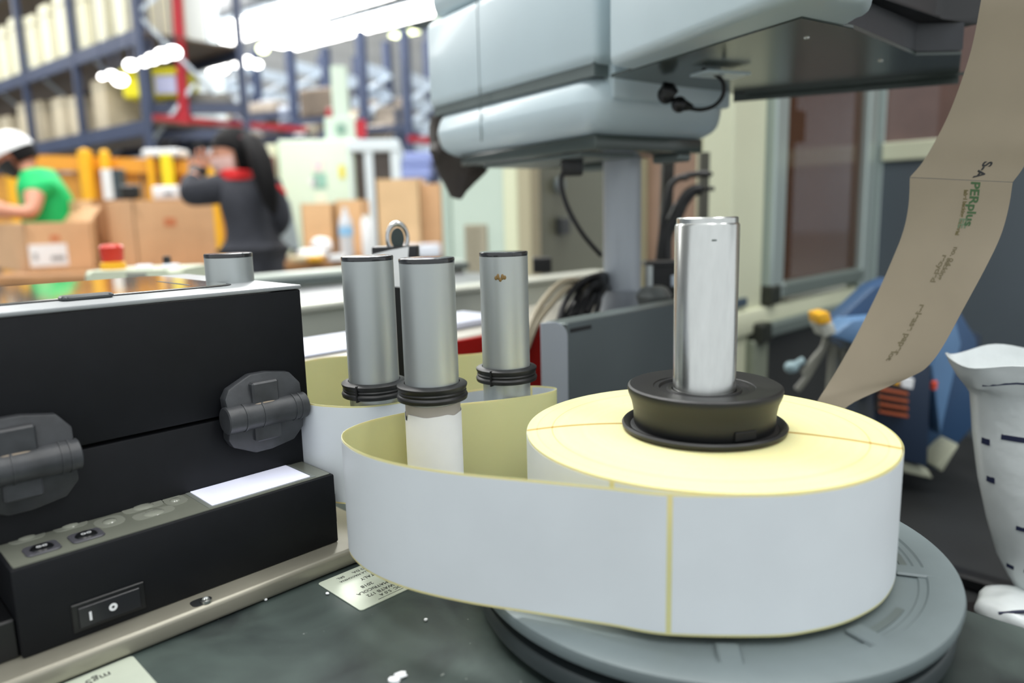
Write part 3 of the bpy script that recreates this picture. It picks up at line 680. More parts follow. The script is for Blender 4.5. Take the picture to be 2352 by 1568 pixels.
# conveyor along e1; local x = e1, y = e2
CZ = EYE-.128
cp_ = at(950, 662, 1.30)
CX1 = .53
t = thing('conveyor', 'grey and white conveyor running behind the posts with aluminium side rails', 'conveyor', (cp_.x, cp_.y, 0), 45)
part('near_rail', MB().box((-2.2, -.02, CZ-.10), (CX1, .015, CZ-.012), .003, 1).box((-2.2, -.03, CZ-.012), (CX1, .02, CZ), .003, 1), mat('white_rail', 'c9cbc0', .3, metal=.2), t)
part('belt', MB().box((-2.2, .02, CZ-.04), (CX1, .46, CZ-.022)), mat('grey_belt', '74777a', .35, var=.1, scale=5), t)
part('far_rail', MB().box((-2.2, .46, CZ-.10), (CX1, .52, CZ+.012), .004, 1), mat('white_rail2', 'c3ccc4', .3, metal=.2), t)
part('rail_strip', MB().box((-2.2, .44, CZ-.012), (CX1, .462, CZ+.004), .002, 1), M_greyd, t)
part('side_profile', MB().box((-2.2, -.045, CZ-.20), (CX1, -.01, CZ-.115), .004, 1), mat('beige_rail', '9b968c', .35, metal=.2), t)
for x in (-1.9, -.7, .45):
    for y in (0, .48): part('leg', MB().box((x-.025, y-.02, 0), (x+.025, y+.02, CZ-.1), .003, 1), M_greyd, t)
# lower machine shelf with paper and red guard, nearer
cs = at(900, 790, .82)
t = thing('feed_shelf', 'narrow off-white feed shelf behind the guide posts', 'shelf', (cs.x, cs.y, 0), 45)
ZS = cs.z
part('shelf_board', MB().box((-.45, -.03, ZS-.012), (.42, .11, ZS), .002, 1), mat('offwhite_shelf', 'bdb9ad', .35), t)
part('shelf_body', MB().box((-.44, -.02, .05), (.40, .10, ZS-.012)), M_greyd, t)
t = thing('paper_stack', 'loose white sheets lying on the feed shelf behind the posts', 'paper', (cs.x, cs.y, ZS), 45)
part('sheet', MB().box((-.35, .0, .001), (.02, .10, .004), .001, 1), mat('blue_white_paper', 'c8cdde', .5), t)
part('sheet', MB().box((.06, .01, .001), (.20, .09, .009), .001, 1, Matrix.Rotation(.05, 4, 'Z')), mat('blue_white_paper', 'c8cdde', .5), t)
pr_ = at(1050, 800, .80)
t = thing('red_guard', 'dark red metal guard plate between the right guide post and grey plate', 'guard plate', (pr_.x, pr_.y, 0), 45)
part('plate', MB().box((-.02, 0, EYE-.24), (.145, .008, at(1050, 783, .80).z), .001, 1), mat('dark_red_paint', '9c140c', .35, var=.1, scale=12), t)
part('fold', MB().box((-.02, .008, EYE-.24), (.145, .02, EYE-.232)), M_red, t)
pa, pb_ = at(1243, 830, .72), at(1304, 830, .72); zt = at(1270, 739, .72).z; zb = at(1270, 925, .72).z
t = thing('end_plate', 'pale grey upright plate with a rounded corner beside the red guard', 'plate', (pa.x, pa.y, zb-.02))
ww = pb_.x-pa.x; hh = zt-zb+.02
poly = [(0, 0), (ww, 0)]+[(ww-.014+.014*math.cos(math.radians(a)), hh-.014+.014*math.sin(math.radians(a))) for a in range(0, 91, 15)]+[(0, hh-.001)]
part('plate', MB().prism(poly, -.002, .002, .0003, 1, FR), mat('pale_grey_plate', '8e949d', .4), t)
part('plate_foot', MB().box((-.004, -.002, -.01), (ww+.004, .03, 0), .001, 1), M_greyd, t)
pg = at(1303, 743, .74)
t = thing('side_sheet', 'wide slate grey sheet metal guard behind the spindle', 'sheet metal guard', (pg.x, pg.y, 0), 45)
zt = pg.z
part('sheet', MB().box((0, 0, EYE-.26), (.28, .003, zt), .001, 1), mat('slate_sheet', '5b6365', .35, metal=.4, var=.06, scale=8), t)
part('slot', MB().box((.004, -.0006, zt-.010), (.038, .0004, zt-.0058), 0), M_ink, t)
part('fold', MB().box((0, .003, zt-.004), (.28, .03, zt), .001, 1), M_greyd, t)
# cables
def cable(name, label, pts, r, m, grp=None, seg=8):
    o0 = pts[0]; o = single(name, MB().tube([p-o0 for p in pts], r, seg, smooth=6), m, label, 'cable', o0, 0, grp); return o
for i, dy in enumerate((0, 9)):
    cable('beige_cable', ['beige cable arching left of the column, upper of two', 'beige cable arching left of the column, lower of two'][i],
          [at(1205+dy*.4, 790+dy, .86), at(1222+dy, 735+dy, .88), at(1250+dy*1.3, 688+dy*1.6, .92), at(1285+dy, 652+dy*1.8, .96), at(1318, 643+dy*1.7, .98), at(1350, 655+dy, 1.0)], .0045, mat('beige_sheath', '9c937e', .45))
CB = [(1284, 735, 1300, 690, 1330, 652, 1372, 632), (1296, 732, 1318, 688, 1345, 648, 1378, 628), (1310, 730, 1322, 700, 1338, 668, 1374, 640), (1322, 726, 1340, 690, 1356, 660, 1380, 645), (1336, 724, 1345, 700, 1362, 672, 1384, 650), (1350, 720, 1362, 690, 1370, 668, 1388, 655), (1368, 722, 1374, 700, 1378, 680, 1392, 660)]
CN = ['leftmost in the bundle', 'second from the left', 'third from the left', 'middle one', 'third from the right', 'second from the right', 'nearest the column']
for i, c in enumerate(CB):
    cable('black_cable', 'black cable at the column foot, %s' % CN[i], [at(c[0], c[1], .93), at(c[2], c[3], .95+.01*(i % 2)), at(c[4], c[5], .975+.012*(i % 3)), at(c[6], c[7], 1.0+.01*(i % 2)), at(1398, c[7]+6, 1.05)], (.0042, .003, .0045)[i % 3], M_blackpl, 'black cable bundle at the column foot')
t = thing('star_knob', 'grey clamp knob and bolt right of the column foot', 'knob', at(1502, 672, .98))
o0 = Vector(t.location)
part('knob', MB().lathe([(0, -.02), (.020, -.018), (.024, -.004), (.018, .006), (.012, .009), (0, .009)], seg=20), mat('grey_knob', '6a6e6c', .4, var=.3, scale=60), t)
part('bolt', MB().lathe([(0, 0), (.0045, 0), (.0045, .036), (0, .036)], (-.006, 0, 0), seg=16), M_anod, t)
t = thing('black_bracket', 'black slotted bracket between column and spindle', 'bracket', at(1485, 640, 1.1))
part('bracket', MB().box((0, 0, -.035), (.055, .02, .022), .002, 1).box((-.002, -.004, .018), (.09, .03, .026), .001, 1), M_blackpl, t)
part('insert', MB().box((.036, -.004, -.012), (.055, 0, .004), .001, 1), M_galv, t)
t = thing('end_cap_block', 'small black end block on the conveyor rail left of the column', 'block', at(1245, 608, 1.35))
part('block', MB().box((-.017, -.01, -.014), (.017, .02, .014), .002, 1), M_blackpl, t)
t = thing('beige_cardboard_scrap', 'bit of yellow carton showing between the two left posts', 'carton', at(918, 838, .75))
part('carton', MB().box((-.02, 0, -.09), (.03, .04, .010), .001, 1), M_card2, t)

# ================================================================== right machine enclosure
EC = at(1715, 500, 1.5)
t = thing('machine_enclosure', 'cream framed machine enclosure with bronze door window on the right', 'machine enclosure', (EC.x, EC.y, 0), 45)
def ez(px, py, x, y=0):
    """height of the pixel on the enclosure plane at local x"""
    g = Matrix.Rotation(math.radians(45), 4, 'Z') @ Vector((x, y, 0)); return at(px, py, EC.y+g.y).z
za = ez(1745, 690, .08)
part('corner_post', MB().box((-.06, 0, 0), (.075, .07, 2.5), .004, 1), M_cream, t)
part('door_stile', MB().box((.078, -.02, za), (.135, .02, 2.5), .004, 1), mat('door_alu', 'aab7b4', .3, metal=.3), t)
part('door_stile', MB().box((.585, -.02, za-.02), (.655, .02, 2.5), .004, 1), mat('door_alu', 'aab7b4', .3, metal=.3), t)
part('door_rail', MB().box((.135, -.022, za), (.60, .02, za+.035), .006, 1), mat('rail_grey', '7d8883', .35, metal=.3), t)
part('corner_block', MB().box((.074, -.026, za-.008), (.115, .02, za+.032), .004, 1), mat('corner_black', '2d3029', .45), t)
part('sill', MB().box((-.06, -.012, za-.065), (.66, .06, za-.012), .008, 2), M_cream, t)
zb_ = ez(1740, 776, .05)
part('lower_rail', MB().box((.05, -.03, zb_), (.66, .02, zb_+.032), .006, 1), mat('rail_grey', '7d8883', .35, metal=.3), t)
part('corner_block', MB().box((.018, -.034, zb_-.006), (.062, .02, zb_+.036), .004, 1), mat('corner_black', '2d3029', .45), t)
part('lower_post', MB().box((.012, -.02, 0), (.075, .03, zb_), .004, 1), mat('post_greygreen', '8f9685', .4), t)
part('side_clip', MB().box((-.045, -.008, ez(1712, 702, 0)), (.0, 0, ez(1712, 682, 0)), .002, 1), mat('clip_bluegrey', '4a5a66', .4), t)
part('door_window', MB().box((.135, -.004, za+.035), (.585, .004, 2.5)), M_glassb, t)
part('lower_panel', MB().box((.085, .0, 0), (.66, .012, zb_)), mat('dark_lower_panel', '3a3b3a', .4, var=.1, scale=4), t)
# dim machinery behind the bronze window
part('inner_back', MB().box((-.0, .215, 0), (.66, .23, 2.5)), mat('inner_brown', '71533f', .6, var=.3, scale=3), t)
part('inner_frame', MB().box((.20, .14, .9), (.28, .2, 1.9)).box((.42, .14, .9), (.52, .2, 1.75)).box((.14, .15, 1.32), (.6, .2, 1.40)), mat('inner_dark', '2a2018', .6), t)
part('inner_part', MB().box((.30, .10, 1.05), (.40, .16, 1.30), .01, 1), mat('inner_pale', 'd8ccb8', .5), t)
part('status_lamp', MB().ball((.165, .04, za+.105), .007), mat('red_lamp', (1, .12, .02, 1), .4, emit=14), t)
# window bay left of the corner post, running left-back
part('bay_frame', MB().box((-.06, .07, 1.0), (.0, .08, 2.5)).box((-.06, .215, .2), (.0, .235, 2.5)).box((-.06, .07, .8), (0, .235, .96)), mat('bay_frame', 'c0bea0', .4), t)
part('bay_window', MB().box((-.034, .08, .96), (-.028, .215, 2.5)), mat('pink_bronze_pane', 'a88a76', .1, alpha=.85, var=.25, scale=3), t)
# corner and facing panel towards the camera right
L2 = lambda px: None
cx = .66
part('return_post', MB().box((cx-.0, -.03, 0), (cx+.03, .03, 2.5), .003, 1), mat('door_alu', 'aab7b4', .3, metal=.3), t)
def zr(px, py, s):
    g = Matrix.Rotation(math.radians(45), 4, 'Z') @ Vector((cx, -s, 0)); return at(px, py, EC.y+g.y).z
zc0 = zr(1990, 372, .02); zc1 = zr(1990, 330, .02)
part('grey_panel', MB().box((cx+.002, -1.3, .35), (cx+.02, -.03, zc0)), M_slate, t)
part('cross_bar', MB().box((cx-.012, -1.3, zc0), (cx+.03, -.03, zc1), .003, 1), M_cream, t)
part('upper_window', MB().box((cx+.004, -1.3, zc1), (cx+.010, -.03, 2.5)), mat('pale_bronze_pane', '7d625a', .08, alpha=.8, var=.35, scale=4), t)
part('inner_clutter', MB().box((cx+.25, -.9, 1.2), (cx+.5, -.1, 1.62), .02, 1).box((cx+.2, -.5, 1.5), (cx+.4, -.35, 1.9), .02, 1), M_brown, t)
part('inner_lining', MB().box((cx+.55, -1.3, .9), (cx+.57, 0, 2.5)), mat('inner_pinkish', 'b59f98', .6), t)

# cable chain and dark posts inside bay between column and spindle
t = thing('hose_bundle', 'black hose bundle on a dark stand seen right of the column', 'hose', at(1560, 500, 1.3))
o0 = Vector(t.location); lp = lambda px, py, Y=1.3: at(px, py, Y)-o0
part('stand', MB().bar(lp(1535, 350, 1.35), lp(1525, 600, 1.35), .020), mat('dark_stand', '25241f', .5), t)
part('stand', MB().bar(lp(1618, 350, 1.36), lp(1612, 600, 1.36), .016), mat('stand_grey', '4b4a40', .5), t)
part('hose', MB().tube([lp(1640, 433), lp(1615, 435), lp(1588, 440), (lp(1565, 470)), lp(1548, 505), lp(1530, 540), lp(1528, 600), lp(1530, 640)], [.004, .010, .011, .012, .012, .012, .011], 10, smooth=5), M_blackpl, t)
part('hose', MB().tube([lp(1625, 398), lp(1600, 400), lp(1575, 404), lp(1545, 420), lp(1530, 470), lp(1520, 530), lp(1512, 600)], .0055, 10, smooth=5), M_blackpl, t)
part('clip', MB().ball(lp(1622, 400), (.012, .008, .006)).ball(lp(1570, 408), (.011, .008, .006)), M_blackpl, t)

# cabinet left of the column
cc = at(1240, 500, 2.6)
t = thing('cream_cabinet', 'cream and pale green switch cabinet behind the head and left of column', 'cabinet', (cc.x, cc.y, 0), 45)
part('cabinet_side', MB().box((0, 0, 0), (.75, .04, 2.3), .004, 1), mat('olive_grey_panel', '6f7263', .4, var=.06, scale=3), t)
part('corner_post', MB().box((-.05, -.005, 0), (0, .06, 2.3), .004, 1), mat('cabinet_beige', 'b3ac90', .4), t)
part('door_face', MB().box((-.05, .06, 0), (-.02, .13, 2.3), .004, 1), mat('bright_cream', 'dfe3c4', .35), t)
part('door', MB().box((-.045, .13, 0), (-.015, .42, 2.3), .006, 1), M_palegreen, t)
part('door_trim', MB().box((-.05, .42, 0), (-.01, .47, 2.3), .004, 1), mat('trim_green', 'b3c4b8', .4), t)
zg = at(1115, 515, 2.75).z
part('vent_grille', MB().box((-.050, .22, zg-.25), (-.044, .34, zg)), mat('grille_beige', 'a39c88', .5), t)
for i in range(8): part('vent_slat', MB().box((-.054, .262, zg-.02-.028*i), (-.049, .338, zg-.012-.028*i)), mat('grille_beige', 'a39c88', .5), t)
part('socket_box', MB().box((.08, -.03, at(1285, 540, 2.6).z), (.13, 0, at(1285, 500, 2.6).z), .004, 1), mat('socket_dark', '363a3c', .4), t)
part('lamp_knob', MB().ball((.085, -.02, at(1302, 425, 2.65).z), (.022, .02, .03)), mat('knob_bluegrey', '6d777b', .4), t)

# ================================================================== blue device and lower bench on the right
t = thing('lower_bench', 'dark lower bench surface behind the turntable at right', 'bench', (.35, .62, 0), 45)
LB = EYE-.47
part('bench_top', MB().box((.02, -.75, LB-.03), (1.0, .35, LB), .003, 1), mat('dark_bench', '1b1d1e', .5, var=.25, scale=10), t)
part('bench_rail', MB().box((.20, -.72, LB), (.22, .3, LB+.012), .003, 1), mat('blue_black_rail', '2c3a57', .35), t)
part('bench_rail', MB().box((.10, -.72, LB), (.13, .3, LB+.010), .003, 1), M_blackpl, t)
part('bench_rail', MB().box((.30, -.72, LB), (.325, .3, LB+.018), .003, 1), M_blackpl, t)
part('bench_body', MB().box((.04, -.72, 0), (.96, .32, LB-.03)), mat('bench_dark_body', '202223', .6), t)

DX = 1.22
t = thing('blue_machine', 'blue plastic toolbox-like machine with orange vents behind the kraft web', 'machine', at(2080, 900, DX), 0)
o0 = Vector(t.location); lp = lambda px, py, Y=DX: at(px, py, Y)-o0
def front_prism(pix, Y0, Y1, m, name, bev=.004, label=None):
    a = [lp(px, py, Y0) for px, py in pix]; b = [p+Vector((0, Y1-Y0, 0)) for p in a]; n = len(a); mb = MB()
    bv, fs = mb._addmesh(a+b, [tuple(range(n)), tuple(range(n, 2*n))[::-1]]+[(i, (i+1) % n, n+(i+1) % n, n+i) for i in range(n)])
    bmesh.ops.recalc_face_normals(mb.bm, faces=mb.bm.faces)
    if bev: bmesh.ops.bevel(mb.bm, geom=mb.bm.edges[:], offset=bev, segments=2, profile=.5, affect='EDGES')
    return part(name, mb, m, t, label)
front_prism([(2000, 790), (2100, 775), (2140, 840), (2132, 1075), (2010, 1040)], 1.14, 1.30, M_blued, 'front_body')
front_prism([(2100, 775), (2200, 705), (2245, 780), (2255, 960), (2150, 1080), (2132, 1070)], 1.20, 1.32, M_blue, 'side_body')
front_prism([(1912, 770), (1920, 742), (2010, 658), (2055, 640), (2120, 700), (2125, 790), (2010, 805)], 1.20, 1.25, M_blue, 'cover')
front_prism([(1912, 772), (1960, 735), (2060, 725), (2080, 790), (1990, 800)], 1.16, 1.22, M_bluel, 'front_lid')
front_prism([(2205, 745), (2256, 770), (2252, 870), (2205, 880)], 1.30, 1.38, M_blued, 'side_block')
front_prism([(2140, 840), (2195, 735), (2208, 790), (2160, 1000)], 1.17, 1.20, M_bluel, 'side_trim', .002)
front_prism([(2023, 880), (2088, 893), (2085, 962), (2020, 945)], 1.125, 1.14, mat('vent_dark', '2a1a18', .5), 'vent_panel', .001)
vo = mat('orange_vent', '9c4a25', .45)
for i in range(4):
    y = 892+17*i; front_prism([(2024, y), (2087, y+10), (2087, y+17), (2023, y+6)], 1.118, 1.125, vo, 'vent_slat', .0008)
front_prism([(2050, 873), (2066, 876), (2064, 884), (2048, 880)], 1.12, 1.13, M_yellow, 'warning_label', 0)
front_prism([(2070, 868), (2100, 870), (2096, 893), (2072, 888)], 1.12, 1.13, M_white, 'paper_label', 0)
front_prism([(2146, 880), (2154, 876), (2152, 893), (2144, 896)], 1.16, 1.17, mat('red_button', 'd8543c', .4), 'red_button', 0)
front_prism([(1878, 722), (1905, 716), (1912, 740), (1882, 746)], 1.14, 1.18, M_yellow, 'yellow_cap', .002)
front_prism([(1882, 746), (1915, 742), (1922, 765), (1895, 775)], 1.15, 1.19, mat('white_clip', 'b8bab0', .4), 'white_clip', .002)
for pix in ([(2065, 1058), (2132, 1078), (2145, 1100), (2075, 1085)], [(2150, 1072), (2185, 1035), (2205, 1020), (2165, 1085)]): front_prism(pix, 1.15, 1.25, mat('cream_foot', 'a8ab97', .5), 'foot', .003)
for i, pts in enumerate([[(1845, 860), (1870, 825), (1890, 800), (1900, 770)], [(1830, 895), (1850, 870), (1880, 820), (1905, 780)], [(1905, 930), (1910, 860), (1915, 790)], [(1935, 930), (1938, 860), (1936, 800)]]):
    cable('air_hose', ['grey hose at the left of the blue machine, upper slanting one', 'grey hose at the left of the blue machine, lower slanting one', 'grey upright hose behind the lower end of the kraft web, left one', 'grey upright hose behind the lower end of the kraft web, right one'][i], [at(a, b, 1.2) for a, b in pts], .006 if i < 2 else .008, mat('hose_grey', '85857a', .4), 'grey hoses below the blue machine')
single('valve_fitting', MB().ball((0, 0, 0), (.012, .012, .010)).tube([(0, 0, 0), (.02, 0, .012)], .006, 10), mat('pale_fitting', '9fb9bf', .3), 'pale blue-white valve fitting in the dark under the enclosure', 'fitting', at(1818, 843, 1.2))

# ------------------------------------------------------------------ white printed bag at the right edge
t = thing('printed_bag', 'white tapering printed plastic bag with navy bars at the right edge', 'bag', at(2340, 1100, .62))
o0 = Vector(t.location)
prof = [(822, 2190, .0), (838, 2198, -.001), (870, 2213, 0), (885, 2232, 0), (905, 2243, 0), (1000, 2250, 0), (1100, 2262, 0), (1200, 2283, 0), (1280, 2305, 0), (1330, 2330, 0), (1400, 2372, 0)]
rows = []; n = 60
axp = [(2375, 2375), ]
for k, (py, pxl, _) in enumerate(prof):
    cxp = 2378+(py-822)*.13; c = at(cxp, py, .62); l = at(pxl, py, .62); r = (c-l).length
    row = []
    for j in range(n+1):
        a = 2*math.pi*j/n; rr = r*(1+.015*noise.noise(Vector((math.cos(a)*3, math.sin(a)*3, k*.8))) + (.03*math.sin(9*a)*.3 if k < 4 else 0))
        row.append(Vector((c.x+rr*math.cos(a), c.y+rr*.75*math.sin(a), c.z+(.003*math.sin(5*a) if k < 3 else 0)))-o0)
    rows.append(row)
bagm = mat('white_film', 'e6ecec', .3, var=.05, scale=40, bump=.7, coat=.3)
part('bag_wall', MB().grid(rows, .0008), bagm, t)
def bag_bar(py, x0, x1, h):
    k = [i for i in range(len(prof)-1) if prof[i][0] <= py][-1]; f = (py-prof[k][0])/(prof[k+1][0]-prof[k][0])
    A, B_ = [], []
    for j in range(13):
        a = math.radians(x0+(x1-x0)*j/12); jj = (a % (2*math.pi))/(2*math.pi)*n; i0 = int(jj); g = jj-i0
        p = rows[k][i0].lerp(rows[k][i0+1], g).lerp(rows[k+1][i0].lerp(rows[k+1][i0+1], g), f)
        out = Vector((math.cos(a), math.sin(a), 0))*.0012; A.append(p+out+Vector((0, 0, -h/2))); B_.append(p+out+Vector((0, 0, h/2)))
    return MB().grid([A, B_], .0004)
for py, a0, a1, h in ((983, 208, 300, .0045), (1184, 210, 300, .0045), (1283, 208, 300, .0045), (862, 205, 300, .0015)): part('printed_bar', bag_bar(py, a0, a1, h), M_navy, t)
for py in (1002, 1088, 1285): part('printed_mark', bag_bar(py, 186, 196, .006), M_navy, t)
for i, s in enumerate(('HYDRAULIC', 'MEDICAL', 'ABC')):
    pass
t = thing('crumpled_wrap', 'crumpled white wrap with navy marks low at the right edge', 'wrap', at(2335, 1400, .60))
mb = MB().ball((0, 0, 0), (.032, .03, .016), 24)
for v in mb.bm.verts: v.co *= 1+.18*noise.noise(v.co*60)
part('wrap', mb, bagm, t)
part('printed_mark', MB().tube([(-.026, -.015, .006), (-.016, -.022, .011), (-.004, -.026, .0135), (.008, -.027, .013)], .0015, 6, smooth=3), M_navy, t)
single('wrap_support', MB().box((-.03, -.03, LB-EYE+EYE), (.04, .04, at(2335, 1400, .60).z-.013), .002, 1), M_blackpl, 'dark block under the crumpled white wrap', 'block', (at(2335, 1400, .60).x, .60, 0))

# ================================================================== packing area
# control station with emergency stop
t = thing('control_station', 'cream control station with red emergency stop behind the printer', 'control station', at(330, 640, 1.15))
o0 = Vector(t.location); lp = lambda px, py, Y=1.15: at(px, py, Y)-o0
a_, b_ = lp(226, 640), lp(446, 640)
zt = lp(330, 616).z
part('case', MB().prism(rrect(a_.x, -.05, b_.x, .08, .02, 5), zt-.10, zt, .008, 3), mat('cream_case', 'c2c9b2', .35), t)
part('recess', MB().box((lp(330, 620).x-.002, -.0515, zt-.012), (lp(372, 620).x, -.049, zt-.003), .001, 1), mat('recess_grey', '84857c', .4), t)
part('stand', MB().box((-.03, -.02, -.9), (.03, .03, zt-.10), .003, 1), M_greyd, t)
ex = lp(259, 600).x
b = part('stop_base', MB().lathe([(.014, zt), (.018, zt), (.018, zt+.010), (.014, zt+.012)], (ex, 0, 0), seg=32), M_yellow, t)
part('emergency_stop', MB().lathe([(0, zt+.008), (.0145, zt+.008), (.0155, zt+.015), (.0168, zt+.030), (.0175, zt+.034), (.013, zt+.038), (0, zt+.039)], (ex, 0, 0), seg=32), M_red2, t)
for px in (331, 393):
    x = lp(px, 610).x; part('push_button', MB().lathe([(.013, zt), (.0135, zt+.003), (.011, zt+.006), (0, zt+.0065)], (x, 0, 0), seg=28), mat('white_button', 'd9dde4', .35), t)
x = lp(385, 600).x; part('key_switch', MB().box((x-.006, -.004, zt+.006), (x+.004, .004, zt+.018), .001, 1), M_blackpl, t)

# packing benches
TZ = .92
def bench(p, q, depth, label):
    d = Vector((q[0]-p[0], q[1]-p[1])); L = d.length; a = math.degrees(math.atan2(d.y, d.x))
    t = thing('packing_bench', label, 'bench', (p[0], p[1], 0), a, 'packing benches')
    part('bench_top', MB().box((0, 0, TZ-.05), (L, depth, TZ), .006, 1), M_wood, t)
    part('apron', MB().box((.05, .04, TZ-.14), (L-.05, .06, TZ-.05)), M_brown, t)
    for x in (.08, L/2, L-.08):
        for y in (.06, depth-.06): part('leg', MB().box((x-.025, y-.025, 0), (x+.025, y+.025, TZ-.05)), M_greyd, t)
    return t
p0, p1 = atz(-60, 636, TZ), atz(470, 622, TZ)
bench((p0.x, p0.y), (p1.x, p1.y), .9, 'brown packing bench on the left carrying open cartons')
p2, p3 = atz(640, 604, TZ), atz(1090, 578, TZ)
bench((p2.x, p2.y), (p3.x, p3.y), .9, 'brown packing bench on the right of the person with the ponytail')

def carton45(px0, pxc, px1, pyt, Y, label, m=M_card, sticker=None, open_=True, turn=1.9, z0=TZ):
    c = at(pxc, pyt, Y); k = math.sqrt(.5); a = at(px0, pyt, 1.0).x; b = at(px1, pyt, 1.0).x
    lft = (c.x-a*c.y)/(k*(1+a)); rgt = (b*c.y-c.x)/(k*(1-b)); h = c.z-z0; th = .006
    t = thing('carton', label, 'cardboard box', (c.x, c.y, z0), 45)
    part('wall', MB().box((0, 0, 0), (rgt, th, h)).box((0, lft-th, 0), (rgt, lft, h)).box((0, 0, 0), (th, lft, h)).box((rgt-th, 0, 0), (rgt, lft, h)).box((0, 0, 0), (rgt, lft, th)), m, t, smooth=False)
    if open_:
        part('flap', MB().box((-.10, 0, -th), (0, lft, 0), 0, 1, Matrix.Translation((0, 0, h)) @ Matrix.Rotation(-turn, 4, 'Y')), m, t, smooth=False)
        part('flap', MB().box((0, 0, -th), (.10, lft, 0), 0, 1, Matrix.Translation((rgt, 0, h)) @ Matrix.Rotation(-turn*.5, 4, 'Y')), m, t, smooth=False)
    else: part('lid_flap', MB().box((0, 0, h), (rgt, lft/2-.002, h+th)).box((0, lft/2+.002, h), (rgt, lft, h+th)), m, t, smooth=False)
    if sticker:
        x, z, sw, sh = sticker
        s_ = part('shipping_label', MB().box((x, -.003, z), (x+sw, 0, z+sh)), M_white, t, smooth=False)
        part('label_print', MB().box((x+sw*.55, -.004, z+sh*.25), (x+sw*.92, -.003, z+sh*.45)).box((x+sw*.1, -.004, z+sh*.3), (x+sw*.2, -.003, z+sh*.6)), mat('print_grey', '8b8f93', .6), s_, smooth=False)
    part('printed_logo', MB().box((rgt*.36, -.002, h*.62), (rgt*.50, 0, h*.74)), mat('logo_orange', 'c4784f', .7), t, smooth=False)
    return t
def carton(px0, px1, pyt, Y, depth, label, m=M_card, flaps=True, z0=TZ, group=None, rz=0, sticker=None, turn=.3, open_=True):
    a, b = at(px0, pyt, Y), at(px1, pyt, Y); w = b.x-a.x; h = a.z-z0
    t = thing('carton', label, 'cardboard box', ((a.x+b.x)/2, Y, z0), rz, group)
    th = .006
    part('wall', MB().box((-w/2, 0, 0), (w/2, th, h)).box((-w/2, depth-th, 0), (w/2, depth, h)).box((-w/2, 0, 0), (-w/2+th, depth, h)).box((w/2-th, 0, 0), (w/2, depth, h)).box((-w/2, 0, 0), (w/2, depth, th)), m, t, smooth=False)
    if open_:
        for sx in (-1, 1): part('flap', MB().box((-.10 if sx < 0 else 0, 0, -th), (0 if sx < 0 else .10, depth-.01, 0), 0, 1, Matrix.Translation((sx*w/2, .005, h)) @ Matrix.Rotation(sx*turn, 4, 'Y')), m, t, smooth=False)
    else:
        part('lid_flap', MB().box((-w/2, 0, h), (-.002, depth, h+th)).box((.002, 0, h), (w/2, depth, h+th)), m, t, smooth=False)
    if sticker:
        x, z, sw, sh = sticker
        s_ = part('shipping_label', MB().box((-w/2+x, -.002, z), (-w/2+x+sw, 0, z+sh)), M_white, t, smooth=False)
        part('label_print', MB().box((-w/2+x+sw*.55, -.003, z+sh*.25), (-w/2+x+sw*.92, -.002, z+sh*.45)).box((-w/2+x+sw*.1, -.003, z+sh*.3), (-w/2+x+sw*.2, -.002, z+sh*.6)), mat('print_grey', '8b8f93', .6), s_, smooth=False)
    return t
carton45(-30, 52, 208, 512, 3.72, 'wide low open carton at the far left with a white shipping label', sticker=(.01, .03, .17, .11))
carton45(122, 178, 212, 462, 4.2, 'tall carton standing behind the low open carton on the left', M_card2, open_=False)
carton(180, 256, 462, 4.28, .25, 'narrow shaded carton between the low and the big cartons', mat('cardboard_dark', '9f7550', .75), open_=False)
carton45(243, 302, 488, 460, 3.75, 'big open carton reached into by the person in charcoal fleece', sticker=(.50, .04, .13, .12))
carton(862, 962, 412, 4.4, .30, 'large tan carton with a loose flap on the right bench', M_card2, open_=True, turn=2.6)
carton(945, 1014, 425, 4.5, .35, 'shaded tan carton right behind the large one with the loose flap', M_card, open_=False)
carton(690, 762, 470, 4.75, .25, 'tan carton behind the white cloth on the right bench', M_card2, open_=False)
carton(770, 832, 462, 4.8, .25, 'tan carton behind the plastic bottle on the right bench', M_card2, open_=False)
carton(1016, 1054, 520, 4.6, .25, 'small orange-brown carton at the right end of the right bench', mat('cardboard_orange', 'bb7b4d', .7), open_=False)
carton(1022, 1052, 470, 4.9, .2, 'brown carton behind the small orange-brown carton', M_card, open_=False)
# bottle, canister, monitor, cloths and small parts on the right bench
def onb(name, px, pyb, Y, label, cat): return thing(name, label, cat, (at(px, pyb, Y).x, Y, TZ))
t = onb('plastic_bottle', 798, 580, 4.35, 'clear plastic bottle with a light blue label on the right bench', 'bottle'); k = 4.35/FPX
part('bottle_body', MB().lathe([(0, 0), (15*k, 0), (16*k, 8*k), (15*k, 60*k), (16*k, 70*k), (15*k, 85*k), (7*k, 100*k), (5*k, 108*k)], seg=24), mat('clear_plastic', 'dde3ea', .15, alpha=.75), t)
part('bottle_label', MB().lathe([(16.4*k, 52*k), (16.4*k, 72*k)], seg=24), mat('bottle_label_blue', '8fc3ea', .4), t)
part('bottle_cap', MB().lathe([(6*k, 106*k), (6*k, 115*k), (0, 115*k)], seg=16), M_white, t)
t = onb('white_canister', 848, 580, 4.3, 'slim white canister beside the plastic bottle', 'canister'); k = 4.3/FPX
part('canister_body', MB().lathe([(0, 0), (14*k, 0), (15*k, 4*k), (15*k, 84*k), (12*k, 90*k), (0, 91*k)], seg=24), M_white, t)
part('canister_lid', MB().lathe([(12*k, 90*k), (12*k, 97*k), (0, 98*k)], seg=24), mat('lid_offwhite', 'd7d9d2', .4), t)
t = onb('monitor', 672, 575, 4.3, 'grey monitor seen edge-on right of the person with the ponytail', 'monitor')
part('screen', MB().box((-.06, 0, .06), (.05, .025, .34), .006, 1, Matrix.Rotation(-.14, 4, 'Y')), mat('monitor_grey', '8c9aa0', .35), t)
